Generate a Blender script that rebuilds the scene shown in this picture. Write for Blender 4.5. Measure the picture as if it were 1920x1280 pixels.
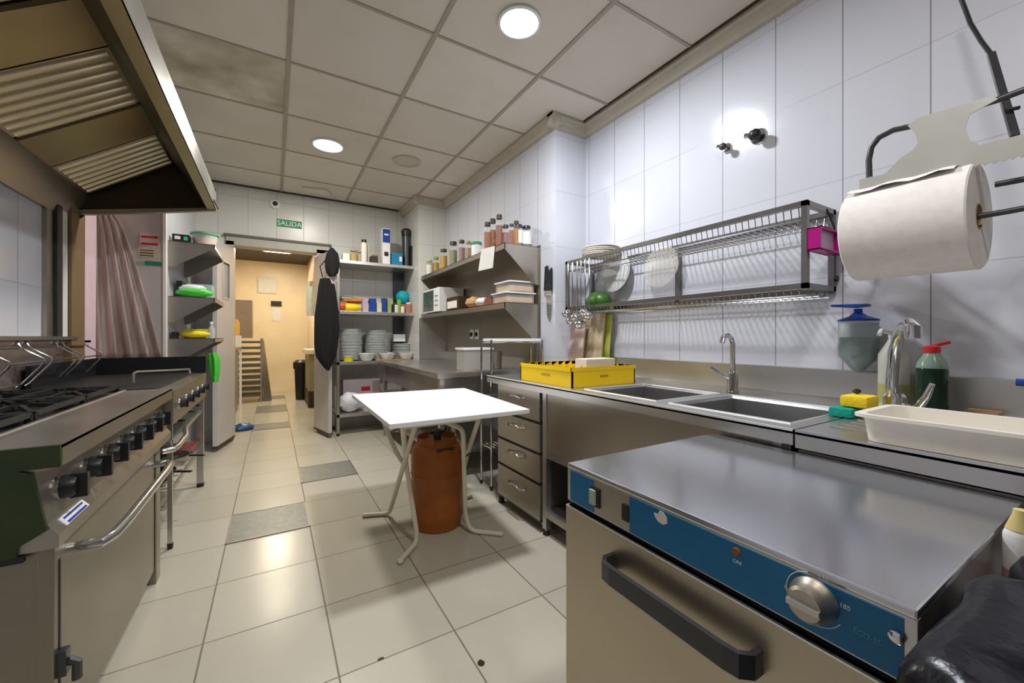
import bpy, bmesh, math, random
from mathutils import Vector, Matrix, noise
random.seed(7)
S = bpy.context.scene
COL = S.collection
for o in list(bpy.data.objects): bpy.data.objects.remove(o)

# ------------------------------------------------------------------ camera
F, CX, CY, HC = 750.0, 960.0, 632.0, 1.10
TH = math.atan(448/750)
SN, CS = math.sin(TH), math.cos(TH)
cam = bpy.data.cameras.new('camera'); camo = bpy.data.objects.new('camera', cam); COL.objects.link(camo)
camo.location = (0, 0, HC); camo.rotation_euler = (math.pi/2, 0, -TH)
cam.sensor_width = 36; cam.lens = 36*F/1920; cam.shift_y = -8/1920; cam.clip_start = 0.02
S.camera = camo
# ------------------------------------------------------------------ world / exposure
w = bpy.data.worlds.new('world'); S.world = w; w.use_nodes = True
w.node_tree.nodes['Background'].inputs[0].default_value = (0.9, 0.92, 1, 1)
w.node_tree.nodes['Background'].inputs[1].default_value = 0.3
S.view_settings.view_transform = 'Standard'; S.view_settings.look = 'None'
S.view_settings.gamma = 1; S.view_settings.use_curve_mapping = False
S.view_settings.exposure = 0.0
ZC, W, W1, YW, XL, XL2, YX = 2.75, 2.12, 1.82, 5.24, -1.07, -0.69, 3.85
def area(name, loc, size, power, col, rot=(0,0,0), shape='DISK', sy=None):
    l = bpy.data.lights.new(name, 'AREA'); l.shape = shape; l.size = size
    if sy: l.size_y = sy
    l.energy = power; l.color = col
    o = bpy.data.objects.new(name, l); COL.objects.link(o); o.location = loc; o.rotation_euler = rot
    return o
area('lamp_light', (1.105, 1.775, ZC-.022), .19, 40, (.90,.94,1))
area('lamp_light', (.404, 3.75, ZC-.022), .21, 40, (1,.95,.86))
area('lamp_light', (.62, .16, ZC-.022), .22, 19, (1,.96,.92))
area('lamp_light', (.6, -.9, ZC-.022), .22, 7, (1,.96,.92))
area('corridor_lamp_or_fill', (.06, 8.0, 2.56), .4, 30, (1,.88,.68))
area('corridor_lamp_or_fill', (.06, 6.2, 2.56), .3, 18, (1,.88,.68))  # unseen fill lamp added to brighten the garments in the corridor

def at(x, y, X=None, Y=None, Z=None):
    u = (x-CX)/F; v = (CY-y)/F
    r = (SN+u*CS, CS-u*SN, v)
    k = X/r[0] if X is not None else Y/r[1] if Y is not None else (Z-HC)/r[2]
    return Vector((r[0]*k, r[1]*k, r[2]*k+HC))

# ------------------------------------------------------------------ materials
def nmat(name):
    m = bpy.data.materials.new(name); m.use_nodes = True
    return m, m.node_tree, m.node_tree.nodes['Principled BSDF']
def c4(c): return (c[0], c[1], c[2], 1)
def mat(name, col, rough=.5, metal=0, var=.12, scale=12, bump=0, stretch=(1,1,1), trans=0, coat=0, emis=0, alpha=1, ior=1.45):
    m, nt, b = nmat(name); N = nt.nodes; L = nt.links
    tc = N.new('ShaderNodeTexCoord'); mp = N.new('ShaderNodeMapping'); mp.inputs['Scale'].default_value = stretch
    L.new(tc.outputs['Object'], mp.inputs[0])
    nz = N.new('ShaderNodeTexNoise'); nz.inputs['Scale'].default_value = scale; nz.inputs['Detail'].default_value = 4
    L.new(mp.outputs[0], nz.inputs[0])
    mx = N.new('ShaderNodeMix'); mx.data_type = 'RGBA'
    mx.inputs[6].default_value = c4([c*(1-var) for c in col]); mx.inputs[7].default_value = c4([min(1,c*(1+var)) for c in col])
    L.new(nz.outputs[0], mx.inputs[0]); L.new(mx.outputs[2], b.inputs['Base Color'])
    b.inputs['Roughness'].default_value = rough; b.inputs['Metallic'].default_value = metal
    b.inputs['Transmission Weight'].default_value = trans; b.inputs['Coat Weight'].default_value = coat
    b.inputs['Alpha'].default_value = alpha; b.inputs['IOR'].default_value = ior
    if emis:
        b.inputs['Emission Color'].default_value = c4(col); b.inputs['Emission Strength'].default_value = emis
    if bump:
        bp = N.new('ShaderNodeBump'); bp.inputs['Strength'].default_value = bump; bp.inputs['Distance'].default_value = .004
        L.new(nz.outputs[0], bp.inputs['Height']); L.new(bp.outputs[0], b.inputs['Normal'])
    return m
def grid(name, col, grout, axes, pitch, off, width, rough=.15, cellvar=.04, dirt=.1, dirtcol=None, bump=.5, coat=0, hdash=1.0, stain=None):
    """tile surface: grout lines on two world axes, a shade per tile, blotchy dirt"""
    m, nt, b = nmat(name); N = nt.nodes; L = nt.links
    g = N.new('ShaderNodeNewGeometry'); sp = N.new('ShaderNodeSeparateXYZ'); L.new(g.outputs['Position'], sp.inputs[0])
    def M(op, a, bb=None):
        n = N.new('ShaderNodeMath'); n.operation = op
        for i, v in enumerate((a, bb)):
            if v is None: continue
            if isinstance(v, (int, float)): n.inputs[i].default_value = v
            else: L.new(v, n.inputs[i])
        return n.outputs[0]
    lines, cells = [], []
    for ax, p, o, wd in zip(axes, pitch, off, width):
        t = M('DIVIDE', M('SUBTRACT', sp.outputs[ax], o), p)
        cells.append(M('FLOOR', t))
        fr = M('FRACT', t); d = M('MINIMUM', fr, M('SUBTRACT', 1, fr))
        lines.append(M('LESS_THAN', d, wd/p/2))
    line = M('MAXIMUM', lines[0], M('MULTIPLY', lines[1], hdash))
    cb = N.new('ShaderNodeCombineXYZ'); L.new(cells[0], cb.inputs[0]); L.new(cells[1], cb.inputs[1])
    wn = N.new('ShaderNodeTexWhiteNoise'); L.new(cb.outputs[0], wn.inputs[0])
    nz = N.new('ShaderNodeTexNoise'); nz.inputs['Scale'].default_value = 2.2; nz.inputs['Detail'].default_value = 6; L.new(g.outputs['Position'], nz.inputs[0])
    m1 = N.new('ShaderNodeMix'); m1.data_type='RGBA'
    m1.inputs[6].default_value = c4([c*(1-cellvar) for c in col]); m1.inputs[7].default_value = c4([min(1,c*(1+cellvar)) for c in col]); L.new(wn.outputs[0], m1.inputs[0])
    rp = N.new('ShaderNodeValToRGB'); rp.color_ramp.elements[0].position=.45; rp.color_ramp.elements[1].position=.75; L.new(nz.outputs[0], rp.inputs[0])
    m2 = N.new('ShaderNodeMix'); m2.data_type='RGBA'; L.new(M('MULTIPLY', rp.outputs[0], dirt), m2.inputs[0]); L.new(m1.outputs[2], m2.inputs[6]); m2.inputs[7].default_value = c4(dirtcol or [c*.6 for c in col])
    last = m2
    if stain:
        x0,x1,y0,y1 = stain
        bx = M('MULTIPLY', M('MULTIPLY', M('GREATER_THAN', sp.outputs[0], x0), M('LESS_THAN', sp.outputs[0], x1)), M('MULTIPLY', M('GREATER_THAN', sp.outputs[1], y0), M('LESS_THAN', sp.outputs[1], y1)))
        n2 = N.new('ShaderNodeTexNoise'); n2.inputs['Scale'].default_value = 3.2; n2.inputs['Detail'].default_value = 8; L.new(g.outputs['Position'], n2.inputs[0])
        r2 = N.new('ShaderNodeValToRGB'); r2.color_ramp.elements[0].position=.35; r2.color_ramp.elements[1].position=.7; L.new(n2.outputs[0], r2.inputs[0])
        m4 = N.new('ShaderNodeMix'); m4.data_type='RGBA'; L.new(M('MULTIPLY', M('MULTIPLY', bx, .75), r2.outputs[0]), m4.inputs[0]); L.new(last.outputs[2], m4.inputs[6]); m4.inputs[7].default_value=(.20,.16,.06,1); last = m4
    m3 = N.new('ShaderNodeMix'); m3.data_type='RGBA'; L.new(line, m3.inputs[0]); L.new(last.outputs[2], m3.inputs[6]); m3.inputs[7].default_value = c4(grout)
    L.new(m3.outputs[2], b.inputs['Base Color'])
    L.new(M('ADD', M('MULTIPLY', line, .4), M('ADD', rough, M('MULTIPLY', nz.outputs[0], .12))), b.inputs['Roughness'])
    bp = N.new('ShaderNodeBump'); bp.inputs['Strength'].default_value = bump; bp.inputs['Distance'].default_value=.003; bp.invert = True
    L.new(line, bp.inputs['Height']); L.new(bp.outputs[0], b.inputs['Normal'])
    b.inputs['Coat Weight'].default_value = coat
    return m
def steel(name, col=(.56,.55,.53), rough=.3, stretch=(1,40,1), bump=.04, var=.14, scale=6):
    """brushed metal with smears in its gloss"""
    m, nt, b = nmat(name); N = nt.nodes; L = nt.links
    tc = N.new('ShaderNodeNewGeometry'); mp = N.new('ShaderNodeMapping'); mp.inputs['Scale'].default_value = stretch; L.new(tc.outputs['Position'], mp.inputs[0])
    nz = N.new('ShaderNodeTexNoise'); nz.inputs['Scale'].default_value = scale; nz.inputs['Detail'].default_value = 5; L.new(mp.outputs[0], nz.inputs[0])
    n2 = N.new('ShaderNodeTexNoise'); n2.inputs['Scale'].default_value = 3; n2.inputs['Detail'].default_value = 4; L.new(tc.outputs['Position'], n2.inputs[0])
    mx = N.new('ShaderNodeMix'); mx.data_type='RGBA'; L.new(n2.outputs[0], mx.inputs[0])
    mx.inputs[6].default_value = c4([c*(1-var) for c in col]); mx.inputs[7].default_value = c4([min(1,c*(1+var)) for c in col]); L.new(mx.outputs[2], b.inputs['Base Color'])
    b.inputs['Metallic'].default_value = .92
    mr = N.new('ShaderNodeMapRange'); mr.inputs[3].default_value = rough*.7; mr.inputs[4].default_value = rough*1.35; L.new(n2.outputs[0], mr.inputs[0]); L.new(mr.outputs[0], b.inputs['Roughness'])
    bp = N.new('ShaderNodeBump'); bp.inputs['Strength'].default_value = bump; bp.inputs['Distance'].default_value=.002; L.new(nz.outputs[0], bp.inputs['Height']); L.new(bp.outputs[0], b.inputs['Normal'])
    return m
M_ = {}
M_['st'] = steel('brushed_steel')
M_['stp'] = steel('polished_steel', (.66,.67,.68), .16, bump=.02)
M_['stb'] = steel('basin_steel', (.44,.44,.44), .28, stretch=(1,1,30), bump=.02)
M_['rack'] = steel('rack_steel', (.24,.23,.22), .3)
M_['wire'] = mat('rack_wire', (.42,.42,.42), .22, 1, .05)
M_['std'] = steel('dull_steel', (.36,.34,.31), .38)
M_['stw'] = steel('warm_steel', (.44,.40,.34), .33)
M_['sto'] = steel('greasy_steel', (.36,.29,.17), .36, var=.3)
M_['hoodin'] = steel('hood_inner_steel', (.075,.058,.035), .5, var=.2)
M_['oven'] = steel('oven_steel', (.30,.27,.22), .34, stretch=(1,1,30))
M_['filter'] = steel('filter_steel', (.52,.45,.33), .3)
M_['rim'] = mat('rim_steel',(.78,.78,.78),.42,.6,.05)
M_['chrome'] = mat('chrome', (.62,.63,.65), .1, 1, .03)
M_['dwtop'] = steel('dishwasher_top_steel', (.62,.63,.67), .17, stretch=(2,40,1), bump=.006, var=.12)
M_['dwdoor'] = steel('dishwasher_door_steel', (.46,.40,.31), .36, stretch=(30,30,1))
M_['white'] = mat('white_plastic', (.82,.82,.81), .35, var=.03)
M_['ivory'] = mat('ivory_plastic', (.80,.76,.68), .4, var=.04)
M_['cream'] = mat('cream_paint', (.70,.64,.52), .4, var=.06)
M_['tabletop'] = mat('white_laminate', (.92,.92,.92), .35, var=.02)
M_['black'] = mat('black_plastic', (.015,.015,.017), .35)
M_['iron'] = mat('cast_iron', (.02,.02,.02), .5, .3, bump=.2, scale=60)
M_['dkgrey'] = mat('dark_grey_metal', (.07,.07,.075), .35, .6)
M_['blue'] = mat('blue_panel', (.0,.15,.34), .3, var=.15)
M_['yellow'] = mat('yellow_plastic', (1,.66,.003), .38, var=.05)
M_['orange'] = mat('orange_paint', (.34,.095,.012), .42, var=.25, scale=8)
M_['green'] = mat('green_plastic', (.08,.55,.06), .4)
M_['dgreen'] = mat('dark_green_paint', (.028,.045,.014), .45, var=.3)
M_['teal'] = mat('teal_sponge', (.0,.30,.22), .9, bump=.6, scale=80)
M_['ysponge'] = mat('yellow_sponge', (.85,.60,.02), .9, bump=.6, scale=80)
M_['paper'] = mat('tissue_paper', (.76,.73,.70), .9, bump=.15, scale=40)
M_['card'] = mat('cardboard', (.42,.29,.16), .8)
M_['ceramic'] = mat('white_ceramic', (.80,.83,.80), .15, var=.02, coat=.3)
M_['red'] = mat('red_plastic', (.6,.02,.02), .4)
M_['cloth'] = mat('black_cloth', (.008,.008,.009), .95, bump=.3, scale=200)
M_['bag'] = mat('black_bag_film', (.006,.006,.010), .26, var=.4, bump=.7, scale=9, stretch=(3,3,.6), ior=1.3)
M_['bluebag'] = mat('blue_plastic_film', (.01,.09,.22), .35)
M_['clear'] = mat('clear_plastic', (.80,.86,.86), .1, var=.02, alpha=.35)
M_['glass'] = mat('jar_glass', (.75,.78,.75), .05, var=.02, alpha=.06)
M_['brown'] = mat('dark_brown', (.05,.025,.012), .5)
M_['wood'] = mat('light_wood', (.45,.27,.11), .6, stretch=(1,1,8))
M_['magenta'] = mat('magenta_plastic', (.38,.0,.17), .35)
M_['pblue'] = mat('royal_blue_plastic', (.01,.05,.30), .35)
M_['lcase'] = mat('pale_label', (.75,.75,.70), .6)
def cm(name, col, rough=.5, **k):
    if name not in M_: M_[name] = mat(name, col, rough, **k)
    return M_[name]
# ------------------------------------------------------------------ mesh builder
def worigin(p):
    v = Vector((0,0,0))
    while p is not None: v = v + Vector(p.location); p = p.parent
    return v
class MB:
    def __init__(s): s.v=[]; s.f=[]
    def add(s, vs, fs):
        n=len(s.v); s.v += [Vector(v) for v in vs]; s.f += [tuple(i+n for i in f) for f in fs]; return s
    def box(s, x0,x1,y0,y1,z0,z1):
        return s.add([(x0,y0,z0),(x1,y0,z0),(x1,y1,z0),(x0,y1,z0),(x0,y0,z1),(x1,y0,z1),(x1,y1,z1),(x0,y1,z1)],
                     [(0,3,2,1),(4,5,6,7),(0,1,5,4),(1,2,6,5),(2,3,7,6),(3,0,4,7)])
    def tube(s, pts, r, n=8, cap=True):
        pts=[Vector(p) for p in pts]; rs = r if isinstance(r,(list,tuple)) else [r]*len(pts)
        base=len(s.v); up=None
        for i,p in enumerate(pts):
            t = (pts[min(i+1,len(pts)-1)]-pts[max(i-1,0)]).normalized()
            if up is None:
                up = Vector((0,0,1)) if abs(t.z)<.9 else Vector((1,0,0))
            a = t.cross(up).normalized(); bb = a.cross(t).normalized(); up = bb
            for k in range(n):
                an=2*math.pi*k/n; s.v.append(p+(a*math.cos(an)+bb*math.sin(an))*rs[i])
        for i in range(len(pts)-1):
            for k in range(n):
                a0=base+i*n+k; a1=base+i*n+(k+1)%n; s.f.append((a0,a1,a1+n,a0+n))
        if cap:
            s.f.append(tuple(base+k for k in reversed(range(n)))); s.f.append(tuple(base+(len(pts)-1)*n+k for k in range(n)))
        return s
    def bar(s, a, b, w, h=None):
        """square bar between two points"""
        a=Vector(a); b=Vector(b); h=h or w; t=(b-a).normalized(); up=Vector((0,0,1)) if abs(t.z)<.95 else Vector((0,1,0))
        x=t.cross(up).normalized()*w/2; y=x.cross(t).normalized()*h/2
        vs=[a-x-y,a+x-y,a+x+y,a-x+y,b-x-y,b+x-y,b+x+y,b-x+y]
        return s.add(vs,[(0,3,2,1),(4,5,6,7),(0,1,5,4),(1,2,6,5),(2,3,7,6),(3,0,4,7)])
    def lathe(s, c, prof, n=24, axis='z', cap=True):
        base=len(s.v); c=Vector(c)
        for r,h in prof:
            for k in range(n):
                a=2*math.pi*k/n; p=(r*math.cos(a), r*math.sin(a), h)
                if axis=='y': p=(p[0], p[2], p[1])
                elif axis=='x': p=(p[2], p[0], p[1])
                s.v.append(c+Vector(p))
        for i in range(len(prof)-1):
            for k in range(n):
                a0=base+i*n+k; a1=base+i*n+(k+1)%n; s.f.append((a0,a1,a1+n,a0+n))
        if cap:
            s.f.append(tuple(base+k for k in reversed(range(n)))); s.f.append(tuple(base+(len(prof)-1)*n+k for k in range(n)))
        return s
    def prism(s, poly, d):
        """polygon (3D points) pushed along vector d"""
        poly=[Vector(p) for p in poly]; d=Vector(d); n=len(poly)
        return s.add(poly+[p+d for p in poly], [tuple(range(n)), tuple(range(2*n-1,n-1,-1))]+[(i,i+n,(i+1)%n+n,(i+1)%n) for i in range(n)])
    def sph(s, c, r, nu=16, nv=10, f=None):
        c=Vector(c); r = r if isinstance(r,(tuple,list)) else (r,r,r); base=len(s.v)
        for i in range(nv+1):
            ph=math.pi*i/nv
            for k in range(nu):
                a=2*math.pi*k/nu; d=Vector((math.sin(ph)*math.cos(a), math.sin(ph)*math.sin(a), math.cos(ph)))
                q = f(d) if f else 1
                s.v.append(c+Vector((d.x*r[0],d.y*r[1],d.z*r[2]))*q)
        for i in range(nv):
            for k in range(nu):
                a0=base+i*nu+k; a1=base+i*nu+(k+1)%nu; s.f.append((a0,a0+nu,a1+nu,a1))
        return s
    def build(s, name, m, parent=None, bevel=0, smooth=False, label=None, sub=0):
        off = worigin(parent) if parent is not None else None
        if off is None:
            xs=[v.x for v in s.v]; ys=[v.y for v in s.v]; zs=[v.z for v in s.v]
            off=Vector(((min(xs)+max(xs))/2,(min(ys)+max(ys))/2,min(zs)))
        me=bpy.data.meshes.new(name); me.from_pydata([v-off for v in s.v],[],s.f); me.update()
        b=bmesh.new(); b.from_mesh(me); bmesh.ops.remove_doubles(b, verts=b.verts, dist=1e-5); bmesh.ops.recalc_face_normals(b, faces=b.faces)
        if bevel: bmesh.ops.bevel(b, geom=list(b.edges), offset=bevel, segments=2, profile=.7, affect='EDGES', clamp_overlap=True)
        b.to_mesh(me); b.free()
        if smooth:
            for p in me.polygons: p.use_smooth=True
            me.set_sharp_from_angle(angle=math.radians(38))
        me.materials.append(M_[m] if isinstance(m,str) else m)
        o=bpy.data.objects.new(name, me); COL.objects.link(o)
        if parent is not None: o.parent=parent
        else: o.location=off
        if label: o['label']=label
        if sub:
            md=o.modifiers.new('sub','SUBSURF'); md.levels=sub; md.render_levels=sub
        return o
def tag(o, label=None, cat=None, group=None, kind=None):
    if label: o['label']=label
    if cat: o['category']=cat
    if group: o['group']=group
    if kind: o['kind']=kind
    return o
def thing(name, label, cat, loc, group=None):
    o=bpy.data.objects.new(name,None); COL.objects.link(o); o.location=loc; o.empty_display_size=.05
    return tag(o,label,cat,group)
def struct(o): o['kind']='structure'; return o
def kids(o): return [c for c in bpy.data.objects if c.parent==o]
def dup(o, loc=None, parent=None, label=None, rz=None):
    c=o.copy(); COL.objects.link(c)
    if parent is not None: c.parent=parent
    if loc is not None: c.location=loc
    if rz is not None: c.rotation_euler=(0,0,rz)
    if label: c['label']=label
    for k in kids(o): dup(k, None, c)
    return c
def text(body, size, m, loc, rot, parent, depth=.0006, name='lettering'):
    cu=bpy.data.curves.new(name,'FONT'); cu.body=body; cu.size=size; cu.extrude=depth; cu.align_x='CENTER'; cu.align_y='CENTER'
    t=bpy.data.objects.new(name,cu); COL.objects.link(t)
    dg=bpy.context.evaluated_depsgraph_get(); me=bpy.data.meshes.new_from_object(t.evaluated_get(dg))
    bpy.data.objects.remove(t); o=bpy.data.objects.new(name,me); COL.objects.link(o); me.materials.clear(); me.materials.append(M_[m])
    o.parent=parent; o.location=Vector(loc)-worigin(parent); o.rotation_euler=rot
    return o
PI=math.pi
RX=(PI/2,0,-PI/2)     # writing on a face that looks towards -X
RY=(PI/2,0,0)         # writing on a face that looks towards -Y

# ================================================================== THE ROOM
tileW = grid('wall_tile_side', (.61,.62,.68), (.25,.25,.29), (1,2), (.27,.42), (.483,.945), (.0045,.004), .10, .02, .12, (.55,.54,.55), hdash=.45)
tileB = grid('wall_tile_front', (.66,.66,.62), (.45,.45,.42), (0,2), (.27,.42), (.576,.945), (.005,.004), .24, .02, .25, (.5,.47,.38))
tileF = grid('floor_tile', (.51,.475,.385), (.18,.155,.11), (0,1), (.4,.4), (-.216,1.8), (.006,.005), .17, .05, .35, (.44,.39,.30), bump=.3)
ceilm = grid('ceiling_tile', (.66,.61,.54), (.36,.31,.25), (0,1), (.68,.655), (.08,1.43), (.01,.01), .75, .07, .45, (.54,.48,.38), stain=(-.62,.08,2.74,3.395))
marble = mat('beige_marble', (.84,.71,.50), .35, var=.16, scale=3)
cfloor = tileF
struct(MB().box(-1.4,2.6,-1.6,9.5,-.1,0).build('floor', tileF))
struct(MB().box(-1.4,2.6,-1.6,YW+.05,ZC,ZC+.1).build('ceiling', ceilm))
struct(MB().box(W,W+.15,-1.6,2.415,0,ZC).build('wall_right', tileW))
struct(MB().box(W1,W+.15,2.415,YW,0,ZC).build('wall_right_far', tileW))
struct(MB().box(1.475,W1,4.62,YW,0,ZC).build('wall_pillar', tileB))
struct(MB().box(XL-.15,XL,-1.6,YX+.1,0,ZC).build('wall_left', tileW))
struct(MB().box(XL-.15,XL2,YX,YX+.1,0,ZC).build('wall_left_return', mat('dingy_paint',(.60,.53,.50),.35,var=.08,scale=3)))
struct(MB().box(XL-.15,XL2,YX+.1,YW,0,ZC).build('wall_left_far', tileW))
struct(MB().box(-1.4,2.6,-1.75,-1.6,0,ZC).build('wall_behind', mat('dim_wall',(.20,.165,.13),.6)))
b=MB(); b.box(XL,-.41,YW,YW+.14,0,ZC); b.box(.56,2.27,YW,YW+.14,0,ZC); b.box(-.41,.56,YW,YW+.14,2.17,ZC)
struct(b.build('wall_back', tileB))
# the corridor past the door
struct(MB().box(-1.2,-1.0,YW+.14,9.45,0,2.75).build('wall_corridor_left', marble))
struct(MB().box(.62,.8,YW+.14,9.45,0,2.75).build('wall_corridor_right', marble))
struct(MB().box(-1.2,1.2,9.35,9.5,0,2.75).build('wall_corridor_end', marble))
struct(MB().box(-1.2,1.2,YW+.14,9.5,2.6,2.75).build('ceiling_corridor', mat('dark_ceiling',(.045,.034,.026),.6)))
# door frame
b=MB(); b.box(-.43,-.36,YW-.03,YW+.16,0,2.13); b.box(.44,.58,YW-.03,YW+.16,0,2.13); b.box(-.43,.58,YW-.03,YW+.16,2.09,2.19)
struct(b.build('door_1', mat('greyish_door_frame',(.42,.40,.34),.4)))
struct(MB().box(-.45,.60,YW-.045,YW-.0,2.18,2.205).build('trim_1', mat('dark_trim',(.12,.10,.08),.5)))
# cornice
cor = mat('cornice_plaster',(.50,.45,.37),.6)
def cornice(name, a, b_, nrm):
    a=Vector(a); b_=Vector(b_); n=Vector(nrm); prof=[(0,0),(.075,0),(.075,-.022),(.055,-.028),(.035,-.055),(.028,-.082),(0,-.085)]
    return struct(MB().prism([a+n*p+Vector((0,0,q)) for p,q in prof], b_-a).build(name, cor))
cornice('trim_2', (W,-1.6,ZC), (W,2.415,ZC), (-1,0,0))
cornice('trim_3', (W,2.415,ZC), (W1-.075,2.415,ZC), (0,-1,0))
cornice('trim_4', (W1,2.345,ZC), (W1,4.62,ZC), (-1,0,0))
cornice('trim_5', (W1,4.62,ZC), (1.475-.07,4.62,ZC), (0,-1,0))
cornice('trim_6', (1.475,4.55,ZC), (1.475,YW,ZC), (-1,0,0))
# metal edge strips and T bars of the ceiling
b=MB()
for i in range(-2,3): b.box(.08+.68*i-.012, .08+.68*i+.012, -1.6, YW, ZC-.006, ZC+.002)
for i in range(-5,7): b.box(-1.07, 2.12, 1.43+.655*i-.009, 1.43+.655*i+.009, ZC-.005, ZC+.002)
struct(b.build('trim_7', mat('ceiling_bar',(.38,.33,.27),.5)))
struct(MB().box(-.9,1.5,YW-.03,YW,ZC-.012,ZC+.002).build('trim_8', mat('dark_gap',(.05,.035,.025),.7)))
struct(MB().box(W-.09,W-.078,-1.6,2.34,ZC-.008,ZC+.001).build('trim_9', M_['brown']))
# left wall: metal profile, white frame, brown post, pinkish reveal
def strip(n, p0, p1, m, th=.03, z0=1.1, z1=2.1):
    y0=at(p0,500,X=XL).y; y1=at(p1,500,X=XL).y
    return struct(MB().box(XL,XL+th,y0,y1,z0,z1).build(n,m))
strip('trim_10',78,90,M_['stw'],.02); strip('trim_11',91,101,M_['dkgrey'],.035); strip('trim_12',102,113,mat('white_frame',(.7,.74,.7),.4),.03)
strip('trim_13',114,139,mat('brown_post',(.20,.13,.06),.5),.045,.9); strip('trim_14',140,146,M_['magenta'],.02)
strip('trim_15',147,171,mat('pink_white_reveal',(.72,.55,.60),.4),.03,.9)
struct(MB().box(XL,XL+.05,1.2,3.45,1.085,1.105).build('trim_16', M_['std']))
# lamps
def lamp(loc, r, label, on=True, name='ceiling_lamp'):
    t=thing(name,label,'ceiling lamp',loc)
    z=loc[2]; b=MB().lathe((loc[0],loc[1],0),[(r,z),(r+.012,z-.002),(r+.012,z-.012),(r,z-.016),(r-.004,z-.012),(r-.004,z-.004)],40); b.build('rim','white',t,smooth=True)
    m = mat('lamp_diffuser',(1,.98,.95),.5,emis=9) if on else M_['ivory']
    MB().lathe((loc[0],loc[1],0),[(r-.003,z-.013),(r-.003,z-.006)],40).build('diffuser',m,t)
    return t
lamp((1.105,1.775,ZC),.10,'large bright round white ceiling lamp nearest the right tiled wall')
lamp((.404,3.75,ZC),.115,'smaller bright round ceiling lamp in the middle of the ceiling, towards the exit sign')
t=thing('ceiling_vent','unlit round cream vent ring in the ceiling right of the middle lamp','vent',(1.077,3.724,ZC))
MB().lathe((1.077,3.724,0),[(.13,ZC),(.13,ZC-.01),(.10,ZC-.012),(.095,ZC-.003)],36,cap=False).build('ring',cor,t,smooth=True)
MB().lathe((1.077,3.724,0),[(.096,ZC-.004),(.096,ZC-.001)],36).build('disc',mat('vent_face',(.52,.48,.41),.7),t)
lp=thing('corridor_lamp','glowing rectangular lamp on the dark corridor ceiling beyond the door','ceiling lamp',(.06,8.0,2.6))
MB().box(-.16,.28,7.85,8.15,2.585,2.6).build('housing','white',lp); MB().box(-.13,.25,7.88,8.12,2.578,2.585).build('diffuser',mat('warm_diffuser',(1,.9,.7),.5,emis=12),lp)
o=MB().prism([at(565,352,Z=ZC-.02),at(612,357,Z=ZC-.02),at(622,367,Z=ZC-.02),at(575,360,Z=ZC-.02)],(0,0,.018)).build('ceiling_patch','cream'); tag(o,'sagging cream ceiling piece by the back wall above the exit sign','ceiling panel')
# ================================================================== FLOOR GRATES
gm = mat('grate_grey',(.25,.255,.23),.4,.35,var=.3,scale=25)
def grate(x0,x1,y0,y1,label):
    t=thing('floor_grate',label,'floor drain',((x0+x1)/2,(y0+y1)/2,0),'drain plates in the floor')
    MB().box(x0+.004,x1-.004,y0+.004,y1-.004,.0005,.0045).build('plate',gm,t)
    b=MB(); b.box(x0,x1,y0-.003,y0+.006,0.0005,.006); b.box(x0,x1,y1-.006,y1+.003,.0005,.006); b.box(x0-.003,x0+.006,y0,y1,.0005,.006); b.box(x1-.006,x1+.003,y0,y1,.0005,.006)
    b.build('rim','std',t)
grate(-.216,.184,2.6,3.0,'grey floor drain plate nearest the camera, left of the folding table')
grate(.184,.584,3.4,3.8,'grey floor drain plate level with the far side of the folding table')
grate(-.216,.184,5.6,5.95,'grey floor drain plate just past the doorway')
grate(-.216,.184,6.85,7.5,'long grey floor drain plate in the middle of the corridor')
grate(-.216,.184,8.3,8.7,'farthest small grey floor drain plate near the corridor end wall')
c=at(902,1243,Z=0)
o=MB().sph((c.x,c.y,.002),(.012,.014,.004),10,6,lambda d:1+.4*noise.noise(d*3)).build('debris',mat('dark_debris',(.03,.02,.01),.8)); tag(o,'small dark crumb of dirt on the tile joint in front of the dishwasher','debris')
c=at(714,1235,Z=0)
o=MB().sph((c.x,c.y,.001),(.011,.006,.002),10,6).build('debris',M_['brown']); tag(o,'tiny brown fleck lying on the tile joint at the bottom of the photo','debris')
# ================================================================== HOOD
h=thing('extraction_hood','large greasy stainless extraction hood over the cooking range','hood',(-.7,1.5,1.86))
y0,y1=-.9,3.5; XF,XR=-.345,-1.05; ZF,ZR=1.99,1.87
def hz(x): return ZR+(ZF-ZR)*(x-XR)/(XF-XR)
b=MB().prism([(XF,y0,ZF),(XF,y0,ZF+.13),(XF-.012,y0,ZF+.13),(XF-.012,y0,ZF)],(0,y1-y0,0)); b.build('front_fascia','st',h)
b=MB().prism([(XF,y0,ZF),(XF-.045,y0,ZF-.006),(XF-.045,y0,ZF+.006),(XF,y0,ZF+.012)],(0,y1-y0,0)); b.build('drip_lip','sto',h)
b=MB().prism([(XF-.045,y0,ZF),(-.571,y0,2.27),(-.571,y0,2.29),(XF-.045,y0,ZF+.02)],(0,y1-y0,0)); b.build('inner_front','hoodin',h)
b=MB().prism([(XF-.012,y0,ZF+.13),(XF-.012,y0,ZF+.15),(-.85,y0,ZC-.03),(-.85,y0,ZC-.01),(XL+.001,y0,ZC-.01),(XL+.001,y0,ZR),(XL+.012,y0,ZR),(XL+.012,y0,ZC-.03),(-.84,y0,ZC-.03)],(0,y1-y0,0)); b.build('canopy','std',h)
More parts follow.
